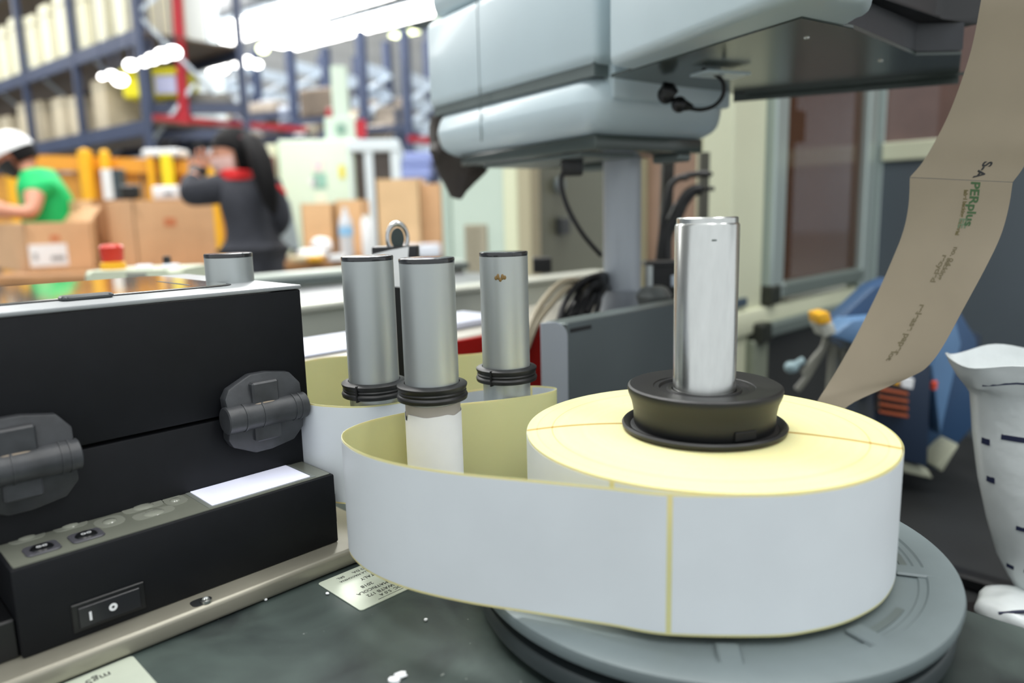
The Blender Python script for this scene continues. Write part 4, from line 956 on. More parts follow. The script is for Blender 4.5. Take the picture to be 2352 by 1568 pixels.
part('monitor_foot', MB().box((-.06, -.05, 0), (.12, .1, .02), .004, 1), M_blackpl, t)
part('monitor_neck', MB().box((-.01, .02, .02), (.02, .05, .12)), M_blackpl, t)
for px, Y, r, lab in ((715, 4.3, (.09, .06, .035), 'crumpled white cloth in front of the monitor'), (742, 4.45, (.07, .05, .05), 'white cloth bundle left of the plastic bottle')):
    mb = MB().ball((0, 0, 0), r, 18)
    for v in mb.bm.verts: v.co *= 1+.3*noise.noise(v.co*22)
    single('white_cloth', mb, M_white, lab, 'cloth', (at(px, 560, Y).x, Y, TZ+r[2]*.9+(.03 if px > 730 else 0)))
single('black_tray', MB().box((-.09, 0, 0), (.09, .12, .028), .006, 1), M_blackpl, 'black tray under the white cloth bundle', 'tray', (at(742, 560, 4.4).x, 4.4, TZ))
for i, (px, w, m, lab) in enumerate(((680, .09, mat('beige_tape', 'cfc3a0', .5), 'pale rolled strip at the left end of the right bench'), (720, .07, M_yellow, 'small yellow packet on the right bench edge'), (770, .08, M_white, 'flat white packet at the edge below the bottle'), (935, .10, mat('foam_white', 'dfe4ef', .5), 'white foam sheets left part in front of the large carton'), (985, .12, mat('foam_white', 'dfe4ef', .5), 'white foam sheets right part in front of the shaded carton'))):
    Y = 4.12 if i < 3 else 4.25; h = .03 if i < 3 else .075
    single('packing_item', MB().box((-w/2, 0, 0), (w/2, .12, h), .006, 2), m, lab, 'packet', (at(px, 590, Y).x, Y, TZ))
t = thing('tape_dispenser', 'white tape dispenser sitting on the big open carton edge', 'dispenser', at(378, 458, 3.95))
part('dispenser_body', MB().box((-.065, 0, 0), (.065, .08, .07), .01, 2), M_white, t)
part('dispenser_slot', MB().box((.0, -.003, .02), (.05, .0, .04)), mat('print_grey', '8b8f93', .6), t)
part('support_ledge', MB().box((-.07, .0, -.02), (.07, .09, 0)), M_card, t)

# amber guard fence behind the workers
FY = 5.4
fa, fb = at(-40, 352, FY), at(530, 372, FY)
t = thing('guard_fence', 'orange railing with amber panels behind the two workers', 'fence', (fa.x, FY, 0))
FL_ = fb.x-fa.x; zt = (fa.z+fb.z)/2
part('top_rail', MB().bar((0, 0, fa.z-.05), (FL_, 0, fb.z-.05), .08, .10), mat('rail_orange', 'e09b32', .45), t)
for px, w, yt, m in ((28, 26, 395, M_yellow), (200, 30, 350, M_yellow), (245, 22, 352, M_yellow), (386, 26, 360, mat('bright_yellow', 'f6dd25', .4)), (348, 14, 366, M_yellow), (486, 20, 372, M_yellow)):
    x = at(px, 400, FY-.1).x-fa.x; part('fence_post', MB().lathe([(0, 0), (w*.5*FY/FPX, 0), (w*.5*FY/FPX, at(px, yt, FY).z), (0, at(px, yt, FY).z+.02)], (x, -.1, 0), seg=16), m, t)
npan = 8
for i in range(npan):
    part('amber_panel', MB().box((FL_*i/npan+.01, .02, .3), (FL_*(i+1)/npan-.01, .03, zt-.10)), M_orange, t)
t = thing('charging_unit', 'white box post with black front behind the big carton', 'post', (at(250, 400, 4.9).x, 4.9, 0))
part('unit_body', MB().box((-.05, 0, 0), (.02, .08, at(250, 388, 4.9).z)), M_white, t)
part('unit_front', MB().box((.02, -.01, .2), (.075, .07, at(250, 388, 4.9).z), .004, 1), mat('unit_dark', '3b4750', .4), t)
t = thing('black_scanner', 'small black device standing behind the big open carton', 'device', (at(293, 425, 4.5).x, 4.5, 0))
part('device_body', MB().box((-.055, 0, at(293, 458, 4.5).z), (.055, .05, at(293, 424, 4.5).z), .01, 1), M_blackpl, t)
part('device_pole', MB().box((-.01, .02, 0), (.01, .04, at(293, 458, 4.5).z)), M_blackpl, t)
single('white_bin_lid', MB().box((-.13, 0, 0), (.13, .2, .05), .02, 2).box((-.02, .05, -1.6), (.02, .1, 0)), M_white, 'white rounded box on top of the orange railing', 'box', at(366, 358, FY-.12))

# ================================================================== pale machine cabinet in the background
CY = 5.8
ca, cb_ = at(600, 322, CY), at(915, 322, CY)
t = thing('pale_machine', 'pale green machine cabinet with white framed dark windows, middle background', 'machine', (ca.x, CY, 0), 6)
sx = lambda px: at(px, 400, CY).x-ca.x
ht = at(750, 318, CY).z
part('cabinet_body', MB().box((sx(640), 0, 0), (sx(812), 1.0, ht), .02, 2), mat('mint_panel', 'cfe0cb', .4, var=.05, scale=1.5), t)
part('left_frame', MB().box((0, .02, 0), (sx(636), .9, ht-.03), .01, 1), mat('cream_frame', 'dde2c6', .4), t)
part('left_window', MB().box((sx(606), -.002, .9), (sx(634), .02, ht-.12)), mat('left_pane', '8c665a', .2), t)
part('top_beam', MB().box((sx(800), -.03, ht-.10), (sx(918), .9, ht-.01), .01, 1), mat('white_frame', 'd5e2e8', .4), t)
for a, b in ((800, 806), (836, 855), (896, 918)): part('mullion', MB().box((sx(a), -.02, .3 if a < 890 else .3), (sx(b), .05, ht-.1), .004, 1), mat('white_frame', 'd5e2e8', .4), t)
for a, b in ((806, 836), (855, 896)): part('window_pane', MB().box((sx(a), .02, .3), (sx(b), .03, ht-.1)), mat('dark_pane', '4b443e', .2, var=.3, scale=3), t)
hz = lambda py: at(730, py, CY).z
part('notice', MB().box((sx(718), -.006, hz(392)), (sx(740), -.001, hz(365))), mat('notice_pink', 'ecd9dc', .6), t)
part('notice', MB().box((sx(716), -.006, hz(432)), (sx(746), -.001, hz(398))), mat('notice_teal', '8fbfae', .6, var=.2, scale=12), t)
part('notice', MB().box((sx(776), -.006, hz(410)), (sx(790), -.001, hz(380))), mat('notice_yellow', 'e3d84f', .6), t)
part('notice', MB().box((sx(720), -.006, hz(482)), (sx(744), -.001, hz(445))), mat('notice_cream', 'eef0d8', .6), t)
part('round_sticker', MB().lathe([(0, 0), (.035, 0), (.035, .004), (0, .004)], seg=24, M=Matrix.Translation((sx(716), -.002, hz(418))) @ FR), M_white, t)
bp = at(787, 300, 6.2)
t = thing('camera_mast', 'pale green upright mast with a square junction box above the pale machine', 'mast', (bp.x, 6.2, 0))
part('mast', MB().box((-.07, 0, 0), (.05, .08, at(805, 150, 6.2).z)), M_palegreen, t)
part('junction_box', MB().box((-.13, -.06, at(787, 328, 6.2).z), (.13, .02, at(787, 270, 6.2).z), .01, 1), M_palegreen, t)
part('dial', MB().lathe([(0, 0), (.045, 0), (.04, .02), (0, .02)], seg=20, M=Matrix.Translation((0, -.06, at(787, 298, 6.2).z)) @ FR), mat('dial_green', '7d9b8e', .4), t)
part('red_lamp', MB().lathe([(.025, 0), (.025, .07), (0, .08)], (-.10, 0, at(787, 270, 6.2).z), seg=14), M_red, t)
single('red_lamp_tag', MB().box((-.04, 0, 0), (.04, .03, .14)).box((-.01, .03, -2), (.01, .05, .1)), M_red, 'small red tag right of the square junction box', 'tag', at(829, 316, 6.1))
# red pipe frame
RY = 7.2
ra, rb = at(352, 270, RY), at(705, 298, RY*1.12)
t = thing('red_pipe', 'red vertical post and long red cross pipe in front of the racks', 'pipe', (ra.x, ra.y, 0))
o0 = Vector((ra.x, ra.y, 0))
part('cross_pipe', MB().bar(ra-o0, rb-o0, .05, .055), M_red, t)
r1, r2 = at(424, 276, RY*1.02), at(404, -60, RY*1.02)
part('upright', MB().bar(r1-o0, r2-o0, .075, .075), M_red, t)
part('brace_clip', MB().box(tuple(r1-o0-Vector((.06, .05, .05))), tuple(r1-o0+Vector((.06, .05, .06))), .01, 1), M_red, t)
part('down_post', MB().bar(rb-o0, Vector((rb.x, rb.y, 0))-o0, .05), M_greyd, t)
a_, b_ = at(940, 318, 8.2), at(1040, 330, 8.6)
single('red_beam', MB().bar((0, 0, 0), b_-a_, .07, .07).bar((b_-a_)*.9, Vector(((b_-a_).x*.9, (b_-a_).y*.9, -a_.z)), .06), M_red, 'short red beam left of the brown bag below the head', 'beam', a_)
for i, (py, lab) in enumerate(((350, 'upper'), (382, 'lower'))):
    a_ = at(918, py, 7.5); b_ = at(998, py+12, 7.9)
    single('blue_crate', MB().box((0, 0, -.13), ((b_-a_).x, .4, 0), .02, 1), mat('lavender_crate', '8d9ad0', .5), 'lavender blue crate behind the large carton, %s of two' % lab, 'crate', a_, 0, 'lavender crates')
single('crate_shelf', MB().box((-.05, .02, at(950, 430, 7.9).z-.1), (.75, .5, at(950, 430, 7.9).z)).box((-.02, .02, 0), (.02, .06, 2.2)).box((.68, .02, 0), (.72, .06, 2.2)).box((0, .03, at(950, 372, 7.9).z-.02), (.7, .45, at(950, 372, 7.9).z+.0)).box((0, .03, at(950, 405, 7.9).z-.03), (.7, .45, at(950, 405, 7.9).z)), M_rackblue, 'dark blue shelf frame holding the lavender crates', 'shelf', (at(918, 400, 7.6).x, 7.55, 0))
# building column
bc = at(470, 100, 12)
t = thing('building_column', 'pale white building column right of the red post', 'column', (bc.x, 12, 0))
part('shaft', MB().box((-.2, -.2, 0), (.17, .2, 6.4)), mat('column_white', 'd6dfe2', .6), t)
part('column_pipe', MB().lathe([(.04, 1.0), (.04, 6.2)], (-.28, -.1, 0), seg=12), M_galv, t)

# ================================================================== pallet racks
def rack_left():
    """long rack running left-back, seen along its face"""
    A = at(330, 200, 7.0); A = Vector((A.x, A.y))
    B = at(0, 198, 9.3); B = Vector((B.x, B.y)); d = (B-A).normalized(); ang = math.degrees(math.atan2(d.y, d.x))
    t = thing('pallet_rack', 'long dark blue pallet rack on the left filled with pale boxes', 'pallet rack', (A.x, A.y, 0), ang)
    # local x runs along the face away from the camera, local y to the viewer side; depth goes to -y
    L = 8.4; bays = 6; D = -1.0
    lev = [at(337, 290, 7.0).z, at(325, 82, 7.0).z, at(325, 82, 7.0).z+1.0]
    for i in range(bays+1):
        x = L*i/bays
        for y in (0, D): part('upright', MB().box((x-.035, y-.03, 0), (x+.035, y+.03, 5.0)), M_rackblue, t)
        part('frame_brace', MB().bar((x, 0, 1.2), (x, D, 2.1), .03).bar((x, D, 2.1), (x, 0, 3.0), .03).bar((x, 0, 3.0), (x, D, 3.9), .03), M_galv, t)
    for z in lev:
        for y in (.0, D): part('beam', MB().box((0, y-.025, z-.07), (L, y+.025, z+.06)), M_rackblue, t)
        part('shelf_deck', MB().box((0, D, z+.03), (L, 0, z+.05)), mat('deck_brown', '5a4c40', .7), t)
    return t, L, D, lev
rk, RL, RD, RLV = rack_left()
RM = Matrix.Translation(rk.location) @ Matrix.Rotation(rk.rotation_euler.z, 4, 'Z')
rang = math.degrees(rk.rotation_euler.z)
def store_box(name, w, d, h, m, label, tape=True):
    t = thing(name, label, 'box', (0, 0, 0), 0, '')
    part('box_body', MB().box((-w/2, -d, 0), (w/2, 0, h), .008, 1), m, t)
    part('box_band', MB().box((-w/2-.002, -d-.002, h*.8), (w/2+.002, .002, h*.84)), mat('band_grey', 'a8a491', .6), t)
    return t
b0 = store_box('storage_box', .25, .6, .66, mat('cream_box', 'dcd9bf', .6, var=.05, scale=3), 'tall cream storage box standing upright on the upper rack level')
b0['group'] = 'cream boxes on the upper rack level'
b1 = store_box('storage_box', .30, .6, .52, mat('pale_tan_box', 'bdb29a', .6, var=.2, scale=3), 'pale tan storage box on the lower rack level')
b1['group'] = 'tan boxes on the lower rack level'
ORD = ['first', 'second', 'third', 'fourth', 'fifth', 'sixth', 'seventh', 'eighth', 'ninth', 'tenth', 'eleventh', 'twelfth', 'thirteenth', 'fourteenth', 'fifteenth', 'sixteenth', 'seventeenth', 'eighteenth', 'nineteenth', 'twentieth']
x = .45; i = 0; firstb = True
while x < 7.4:
    p = RM @ Vector((x, -.05, RLV[1]+.05))
    if firstb: b0['label'] = 'tall cream box on the upper rack level, first from the blue end upright'; b0.location = p; b0.rotation_euler = (0, 0, math.radians(rang)); firstb = False
    else: dup(b0, p, rang, 'tall cream box on the upper rack level, %s from the blue end upright' % ORD[i], (1, 1, 1-.1*(i % 3)*.5))
    i += 1; x += .42+(.08 if i % 3 == 0 else 0)
x = 1.15; i = 0; firstb = True
while x < 7.4:
    p = RM @ Vector((x, -.08, RLV[0]+.05))
    if firstb: b1['label'] = 'tan box on the lower rack level, first from the blue end upright'; b1.location = p; b1.rotation_euler = (0, 0, math.radians(rang)); firstb = False
    else: dup(b1, p, rang, 'tan box on the lower rack level, %s from the blue end upright' % ORD[i], (1, 1, 1-.12*((i*7) % 4)*.5))
    i += 1; x += .42+(.22 if i % 2 else 0)
b2 = store_box('storage_box', .5, .7, .5, mat('lavender_box', 'a9aec4', .6, var=.1, scale=3), 'bluish wrapped box on the topmost rack level'); b2['group'] = 'wrapped boxes on the top rack level'
for i in range(8):
    p = RM @ Vector((2.6+i*.62, -.1, RLV[2]+.05))
    if i == 0: b2.location = p; b2.rotation_euler = (0, 0, math.radians(rang))
    else: dup(b2, p, rang, 'bluish wrapped box on the topmost rack level, %s from the right' % ORD[i])
# big pale pallet load near the red post, yellow bins below it
pl_ = at(365, 60, 7.6)
t = thing('pallet_load', 'large white wrapped pallet load beside the red post', 'pallet load', (pl_.x, 7.6, at(365, 84, 7.6).z))
part('load', MB().box((-.20, 0, 0), (.22, .6, .7), .01, 1), mat('wrapped_white', 'd9dcd8', .4, var=.04, scale=3), t)
part('pallet', MB().box((-.22, -.02, -.10), (.24, .6, 0)), mat('pallet_brown', '7a6350', .7), t)
p = at(350, 225, 7.35)
t = thing('yellow_bin', 'bright yellow bin behind the rack upright, lower left of the red post', 'bin', (p.x, 7.35, p.z))
k = 7.35/FPX
part('bin_body', MB().box((-64*k, 0, 0), (60*k, .5, 50*k), .02, 1), mat('bin_yellow', 'dfd51c', .5), t)
part('bin_rim', MB().box((-68*k, -.02, 50*k), (64*k, .52, 62*k), .01, 1), mat('bin_yellow', 'dfd51c', .5), t)
part('bin_insert', MB().box((12*k, -.03, 8*k), (58*k, -.0, 45*k)), mat('insert_lilac', 'b3b7d6', .5), t)
# side frame of the rack end between the upright and the red post
t = thing('rack_end_bay', 'rack bay with white braces between the blue upright and the red post', 'pallet rack', (at(352, 300, 7.3).x, 7.3, 0), 12)
for z_ in (at(380, 240, 7.3).z, at(380, 300, 7.3).z): part('beam', MB().box((0, 0, z_-.08), (.85, .05, z_+.02)), M_rackblue, t)
for x_ in (0, .85): part('upright', MB().box((x_-.03, 0, 0), (x_+.03, .05, 5)), M_rackblue, t)
part('brace', MB().bar((.0, -.02, at(345, 320, 7.3).z), (.42, -.02, at(410, 190, 7.3).z), .05, .03), M_galv, t)
part('brace', MB().bar((.4, -.02, at(345, 372, 7.3).z), (.70, -.02, at(410, 300, 7.3).z), .05, .03), M_galv, t)
part('shelf_clutter', MB().box((.1, .1, at(380, 236, 7.3).z), (.7, .5, at(380, 205, 7.3).z), .03, 1).box((.05, .1, at(380, 297, 7.3).z), (.5, .5, at(380, 270, 7.3).z), .03, 1), mat('clutter_grey', '6c6a66', .6, var=.5, scale=5), t)

# far rack rows whose galvanised end frames face the camera
far = [(498, 584, 15.5, 0), (592, 668, 16.0, 1), (672, 742, 14.5, 2), (752, 822, 14, 3), (834, 893, 12.5, 4), (934, 985, 12.0, 5), (990, 1040, 13, 6)]
fcol = ['one', 'two']
names = ['next to the white column', 'second from the white column', 'left of the pale green mast', 'behind the pale green mast', 'right of the pale green mast', 'left of the grey housing', 'partly hidden by the grey housing']
cl = [mat('clutter_a', '8f857a', .6, var=.5, scale=4), mat('clutter_b', 'a9b0bd', .6, var=.3, scale=4), mat('clutter_c', '5f5348', .6, var=.4, scale=4), mat('clutter_d', 'c7bba4', .6, var=.2, scale=4)]
for (xa, xb, Y, i) in far:
    a = at(xa, 200, Y); b = at(xb, 200, Y+.8); t = thing('far_rack', 'far blue rack with galvanised braces, %s' % names[i], 'pallet rack', (a.x, a.y, 0), math.degrees(math.atan2(b.y-a.y, b.x-a.x)), 'far racks')
    W_ = math.hypot(b.x-a.x, b.y-a.y); top = min(5.9, at(xa, 70 if i > 3 else 110, Y).z)
    for x in (0, W_): part('upright', MB().box((x-.07, -.06, 0), (x+.07, .06, top)), M_rackblue, t)
    zs = [at(xa, y+((i*23) % 40), Y).z for y in (345, 295, 245, 195, 145)]; zs = [z for z in zs if z < top]
    for z in zs: part('cross_bar', MB().box((.05, -.05, z-.09), (W_-.05, .05, z+.10)), M_galv, t)
    for z, z2 in zip(zs[:-1], zs[1:]):
        part('diagonal', MB().bar((.05, -.05, z), (W_-.05, -.05, z2), .10, .05), M_galv, t)
    for j, z in enumerate(zs[:3]):
        part('side_beam', MB().box((-.05, 0, z-.12), (.05, 1.6, z-.04)).box((W_-.05, 0, z-.12), (W_+.05, 1.6, z-.04)), M_rackblue, t)
        for q in range(2): part('stored_goods', MB().box((W_*(.08+.44*q), .4+.6*((i+j+q) % 2), z), (W_*(.36+.44*q), 1.3, z+.22+.12*((i+j*2+q) % 3)), .03, 1), cl[(i+j*3+q) % 4], t)
# low clutter under the red pipe: dark shelf with boxes
t = thing('goods_shelf', 'dark shelf with pale boxes behind the ponytail, under the red pipe', 'shelf', (at(425, 330, 8.2).x, 8.2, 0), 8)
W_ = 1.9
for z in (at(500, 340, 8.2).z, at(500, 308, 8.2).z-.02, at(500, 385, 8.2).z): part('shelf_board', MB().box((0, 0, z-.06), (W_, .5, z)), M_rackblue, t)
for x in (0, .55, 1.1, W_): part('upright', MB().box((x-.04, -.01, 0), (x+.04, .05, 2.2)), M_rackblue, t)
for i in range(7):
    z = (at(500, 340, 8.2).z, at(500, 385, 8.2).z)[i % 2]; part('stored_goods', MB().box((.06+.25*i, .05, z), (.26+.25*i, .4, z+.13+.03*(i % 3)), .02, 1), [cl[1], M_white, cl[0]][i % 3], t)
for i in range(5):
    z = RLV[0]
# dark goods stacked below the left rack beam
t = thing('floor_stock', 'dark stacked goods standing under the left rack beam', 'stock', (0, 0, 0))
for i in range(9):
    p = RM @ Vector((.3+.8*i, -.5, 0)); part('stock_piece', MB().box((p.x-.35, p.y-.3, 0), (p.x+.3, p.y+.3, 1.55+.1*(i % 3)), .03, 1), [cl[2], mat('dark_stock', '2b3040', .6, var=.3, scale=3)][i % 2], t)

# ================================================================== people
def head_mesh(parent, c, r, face, tilt=0, m=M_skin, mask=None, maskm=None):
    """head of height 2r looking along the horizontal direction face (degrees)"""
    Mh = Matrix.Translation(c) @ Matrix.Rotation(math.radians(face), 4, 'Z') @ Matrix.Rotation(math.radians(tilt), 4, 'Y')
    mb = MB().ball((0, 0, 0), 1, 28)
    for v in mb.bm.verts:
        x, y, z = v.co
        w = .74-.12*max(0, -z); dd = .86+(.06 if x > 0 else .04)
        jaw = 1-.28*max(0, -z)**1.4 if x < 0 else 1-.10*max(0, -z)
        nose = .13*math.exp(-((y/.14)**2+((z+.12)/.16)**2)) if x > 0 else 0
        eye = -.05*math.exp(-(((abs(y)-.32)/.14)**2+((z-.02)/.1)**2)) if x > 0 else 0
        lips = .035*math.exp(-((y/.2)**2+((z+.48)/.08)**2)) if x > 0 else 0
        v.co = Vector((x*dd*jaw+nose+eye+lips, y*w*jaw, z))*r
        v.co = Mh @ v.co
    h = part('head', mb, m, parent)
    for s in (-1, 1):
        part('ear', MB().lathe([(0, -.02*r), (.11*r, -.03*r), (.16*r, 0), (.1*r, .04*r), (0, .02*r)], seg=12, M=Mh @ Matrix.Translation((-.05*r, s*.72*r, -.05*r)) @ Matrix.Rotation(HPI, 4, 'X') @ Matrix.Diagonal((.8, 1.3, 1, 1))), m, h)
        part('eye', MB().ball(Mh @ Vector((.76*r, s*.31*r, .03*r)), .07*r, 8), mat('eye_dark', '20140f', .2), h)
        part('brow', MB().tube([Mh @ Vector((.83*r, s*.18*r, .2*r)), Mh @ Vector((.78*r, s*.42*r, .2*r))], .03*r, 6), M_hair, h)
    if mask:
        mm = MB(); rows = []
        for i in range(7):
            zz = -.02-.78*i/6; row = []
            for j in range(15):
                a = math.radians(-78+156*j/14); rr = .93*math.sqrt(max(.05, 1-zz*zz*.75)); bul = .16*math.exp(-((a/.5)**2))*(1-abs(zz+.3))
                row.append(Mh @ (Vector(((rr*.92+bul)*math.cos(a), (rr*.80)*math.sin(a), zz-.03))*r))
            rows.append(row)
        part('face_mask', mm.grid(rows, .004), maskm, h)
    return h, Mh
def fingers(J, Bn, hand, dirv, side, s=1.0, curl=.35, pre='l'):
    """five chains leaving the palm"""
    d = Vector(dirv).normalized(); sd = Vector(side).normalized(); nn = d.cross(sd).normalized(); base = Vector(J[hand][0])
    for i, ln in enumerate((.068, .078, .072, .056)):
        root = base+d*.035*s+sd*(.030-.020*i)*s; p1_ = root+d*ln*.45*s+nn*curl*.01; p2_ = p1_+(d+nn*curl).normalized()*ln*.35*s; p3_ = p2_+(d+nn*curl*2.2).normalized()*ln*.3*s
        for k_, (nm, p_) in enumerate((('a', root), ('b', p1_), ('c', p2_), ('d', p3_))):
            J[pre+'f%d%s' % (i, nm)] = (tuple(p_), (.010-.0012*k_)*s)
            Bn.append((hand if k_ == 0 else pre+'f%d%s' % (i, 'abcd'[k_-1]), pre+'f%d%s' % (i, nm)))
    th = base+sd*.034*s; J[pre+'t0'] = (tuple(th), .012*s); J[pre+'t1'] = (tuple(th+(sd*.6+d).normalized()*.035*s), .0105*s); J[pre+'t2'] = (tuple(th+(sd*.35+d).normalized()*.062*s+nn*.01), .009*s)
    Bn += [(hand, pre+'t0'), (pre+'t0', pre+'t1'), (pre+'t1', pre+'t2')]

# person with ponytail
WY = 3.55
wb = at(578, 500, WY)
w_ = thing('person', 'person with long black ponytail in charcoal fleece and red collar reaching left', 'person', (wb.x, WY, 0))
o0 = Vector(w_.location)
q = lambda px, py, dy=0: at(px, py, WY+dy)-o0
J = {'pel': (q(590, 640), (.155, .11)), 'waist': (q(585, 570), (.14, .10)), 'chest': (q(575, 480), (.155, .11)), 'uchest': (q(570, 430), (.145, .10)), 'neck': (q(553, 405, -.02), .062), 'skull': (q(545, 375, -.02), .06),
     'lsh': (q(512, 432, -.05), .062), 'lel': (q(428, 448, -.14), .050), 'lwr': (q(448, 408, -.02), .032), 'lhd': (q(456, 396, .02), (.035, .02)),
     'rsh': (q(622, 435, .06), .064), 'rel': (q(645, 510, .02), .050), 'rwr': (q(600, 548, .22), .034), 'rhd': (q(585, 552, .28), (.035, .02)),
     'lhip': (q(562, 665), .09), 'lkn': (Vector((q(560, 0).x-.01, 0, .47)), .062), 'lan': (Vector((q(560, 0).x*.2-.06, .02, .09)), .045), 'lto': (Vector((-.12, .18, .04)), .035),
     'rhip': (q(618, 665), .09), 'rkn': (Vector((.10, 0, .47)), .062), 'ran': (Vector((.12, .02, .09)), .045), 'rto': (Vector((.10, .20, .04)), .035)}
J['lkn'] = (Vector((-.05, 0, .47)), .062)
Bn = [('pel', 'waist'), ('waist', 'chest'), ('chest', 'uchest'), ('uchest', 'neck'), ('neck', 'skull'), ('uchest', 'lsh'), ('lsh', 'lel'), ('lel', 'lwr'), ('lwr', 'lhd'), ('uchest', 'rsh'), ('rsh', 'rel'), ('rel', 'rwr'), ('rwr', 'rhd'),
      ('pel', 'lhip'), ('lhip', 'lkn'), ('lkn', 'lan'), ('lan', 'lto'), ('pel', 'rhip'), ('rhip', 'rkn'), ('rkn', 'ran'), ('ran', 'rto')]
fingers(J, Bn, 'lhd', (.35, .1, .9), (-1, 0, .2), 1, .3, 'l'); fingers(J, Bn, 'rhd', (-.6, .8, -.1), (0, .2, 1), 1, .4, 'r')
skin('body', J, Bn, M_skin, w_, 2, 'pel')
def inflate(keys, bones, g, extra=None):
    K = {k: (J[k][0], tuple(v+g for v in (J[k][1] if isinstance(J[k][1], tuple) else (J[k][1],)*2))) for k in keys}
    if extra: K.update(extra)
    return K, [b for b in bones if b[0] in K and b[1] in K]
K, KB = inflate(['pel', 'waist', 'chest', 'uchest', 'lsh', 'lel', 'lwr', 'rsh', 'rel', 'rwr'], Bn, .014, {'hem': (q(592, 655), (.175, .125))})
KB.append(('pel', 'hem')); skin('fleece_jacket', K, KB, M_fleece, w_, 2, 'pel')
K, KB = inflate(['pel', 'lhip', 'lkn', 'lan', 'rhip', 'rkn', 'ran'], Bn, .012); skin('trousers', K, KB, M_trous, w_, 2, 'pel')
part('red_collar', MB().lathe([(.066, -.03), (.082, -.022), (.084, .012), (.07, .022), (.062, .0)], tuple(q(546, 402, -.03)), seg=24, closed=True), mat('bright_red_cloth', 'd81f22', .6), w_, 'bright red collar')
part('red_shoulder_trim', MB().tube([q(632, 425, -.03), q(645, 432, -.04), q(655, 445, -.03)], .010, 8), mat('bright_red_cloth', 'd81f22', .6), w_)
hc = q(540, 356, -.02); h, Mh = head_mesh(w_, hc, .112, 205, 6, M_skin, True, mat('pale_mask', 'e0b9b0', .6))
hair = MB().ball((0, 0, 0), 1, 26)
for v in hair.bm.verts:
    x, y, z = v.co
    if x > .15 and z < .30: v.co = Vector((.15+.1*z, y, z))
    v.co = Mh @ (Vector((v.co.x*.98-.06, v.co.y*.82, v.co.z*1.04+.04))*.118)
hr = part('hair', hair, M_hair, w_)
part('ponytail', MB().tube([q(565, 322, -.05), q(585, 335, -.12), q(600, 375, -.17), q(612, 420, -.19), q(622, 460, -.19), q(630, 492, -.17)], [.035, .048, .052, .046, .036, .012], 14), M_hair, hr)
part('hair_tie', MB().lathe([(.02, -.008), (.03, 0), (.02, .008)], tuple(q(562, 316, -.06)), seg=14, closed=True), mat('pink_tie', 'd8506e', .5), hr)
part('glove', MB().tube([q(447, 412, -.02), q(452, 400, 0), q(457, 388, .02), q(458, 380, .02)], [.036, .040, .042, .032], 12), M_blackpl, w_, 'black work glove')

# person in green shirt
GY = 4.35
gb = at(95, 480, GY)
g_ = thing('person', 'person in bright green T-shirt, white cap and black mask bending over', 'person', (gb.x, GY, 0))
o0 = Vector(g_.location); q = lambda px, py, dy=0: at(px, py, GY+dy)-o0
J = {'pel': (q(130, 600, .05), (.15, .11)), 'waist': (q(122, 540), (.13, .10)), 'chest': (q(112, 470), (.15, .115)), 'uchest': (q(98, 425), (.14, .105)), 'neck': (q(68, 392), .06), 'skull': (q(50, 372), .06),
     'lsh': (q(80, 425, -.14), .062), 'lel': (q(74, 492, -.24), .046), 'lwr': (q(10, 482, -.30), .032), 'lhd': (q(-8, 478, -.32), (.036, .02)),
     'rsh': (q(112, 418, .14), .062), 'rel': (q(70, 485, .22), .046), 'rwr': (q(10, 490, .16), .032), 'rhd': (q(-8, 488, .12), (.036, .02)),
     'lhip': (q(128, 640, -.08), .095), 'lkn': (Vector((.06, -.08, .48)), .065), 'lan': (Vector((.10, -.08, .09)), .045), 'lto': (Vector((-.06, -.10, .04)), .036),
     'rhip': (q(132, 640, .10), .095), 'rkn': (Vector((.06, .12, .48)), .065), 'ran': (Vector((.12, .12, .09)), .045), 'rto': (Vector((-.04, .12, .04)), .036)}
fingers(J, Bn2 := [b for b in [('pel', 'waist'), ('waist', 'chest'), ('chest', 'uchest'), ('uchest', 'neck'), ('neck', 'skull'), ('uchest', 'lsh'), ('lsh', 'lel'), ('lel', 'lwr'), ('lwr', 'lhd'), ('uchest', 'rsh'), ('rsh', 'rel'), ('rel', 'rwr'), ('rwr', 'rhd'),
      ('pel', 'lhip'), ('lhip', 'lkn'), ('lkn', 'lan'), ('lan', 'lto'), ('pel', 'rhip'), ('rhip', 'rkn'), ('rkn', 'ran'), ('ran', 'rto')]], 'lhd', (-1, -.1, 0), (0, .3, .9), 1, .3, 'l')
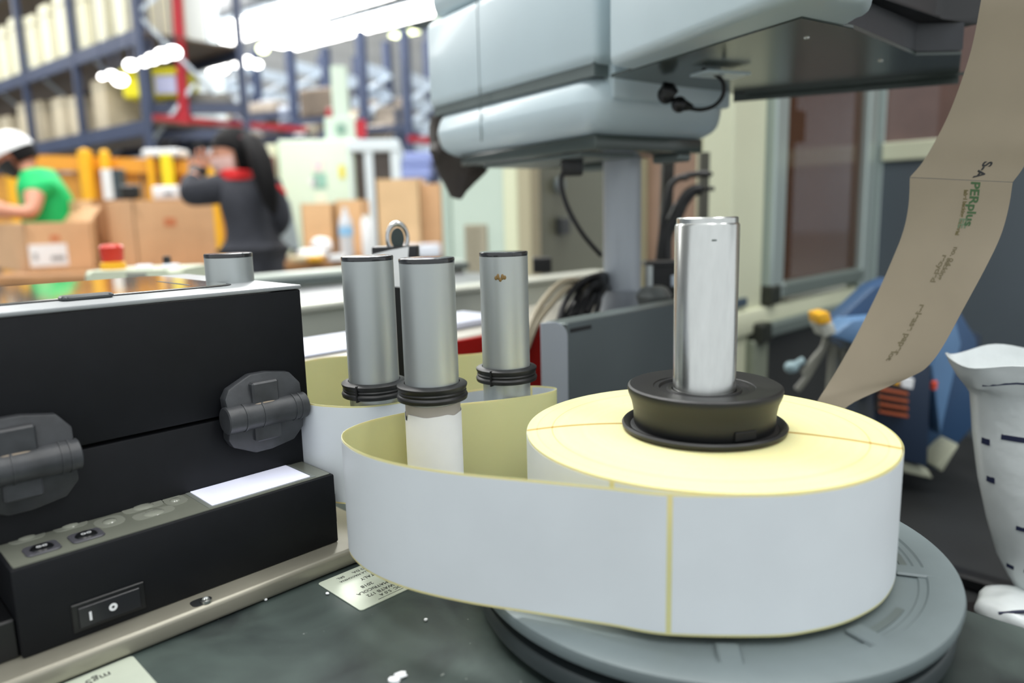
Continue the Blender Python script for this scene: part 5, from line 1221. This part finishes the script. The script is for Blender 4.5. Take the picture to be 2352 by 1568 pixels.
fingers(J, Bn2, 'rhd', (-1, 0, 0), (0, -.3, .9), 1, .3, 'r'); Bn = Bn2
skin('body', J, Bn, M_skin, g_, 2, 'pel')
for s_, a, b, c in (('l', 'lsh', 'lel', 'lwr'), ('r', 'rsh', 'rel', 'rwr')):
    J[s_+'slv'] = (Vector(J[a][0]).lerp(Vector(J[b][0]), .48), .052); Bn.append((a, s_+'slv'))
K, KB = inflate(['pel', 'waist', 'chest', 'uchest', 'lsh', 'lslv', 'rsh', 'rslv'], Bn, .016, {'col': (q(78, 402), (.075, .075))}); KB.append(('uchest', 'col')); skin('green_shirt', K, KB, M_green, g_, 2, 'pel')
K, KB = inflate(['pel', 'lhip', 'lkn', 'lan', 'rhip', 'rkn', 'ran'], Bn, .013); skin('trousers', K, KB, M_trous, g_, 2, 'pel')
h, Mh = head_mesh(g_, q(36, 358), .116, 200, 28, mat('skin_tanned', 'a9674c', .5, sss=.1), True, mat('black_mask', '060607', .5))
hb = MB().ball((0, 0, 0), 1, 24)
for v in hb.bm.verts:
    x, y, z = v.co
    if x > .05: v.co.x = .05
    v.co = Mh @ (Vector((v.co.x*.93-.03, y*.80, max(z, -.45)*1.0+.02))*.119)
part('hair', hb, M_hair, g_)
cap = MB().ball((0, 0, 0), 1, 28)
for v in cap.bm.verts:
    x, y, z = v.co
    if z < .05: z = .05
    v.co = Mh @ (Vector((x*.98, y*.86, z*1.08+.12))*.122)
cpz = part('cap', cap, M_white, g_, 'white baseball cap')
pk = [[Mh @ (Vector((.80+.55*math.cos(math.radians(a))*k, .72*math.sin(math.radians(a))*(1-.1*k), .16-.12*k))*.122) for a in range(-90, 91, 15)] for k in (0, .5, 1)]
part('cap_peak', MB().grid(pk, .004), M_white, cpz)
part('cap_emblem', MB().lathe([(0, 0), (.022, 0), (.022, .003), (0, .003)], seg=16, M=Mh @ Matrix.Translation((.06, -.118, .055)) @ Matrix.Rotation(HPI, 4, 'X')), mat('emblem_grey', '9a9da0', .5), cpz)
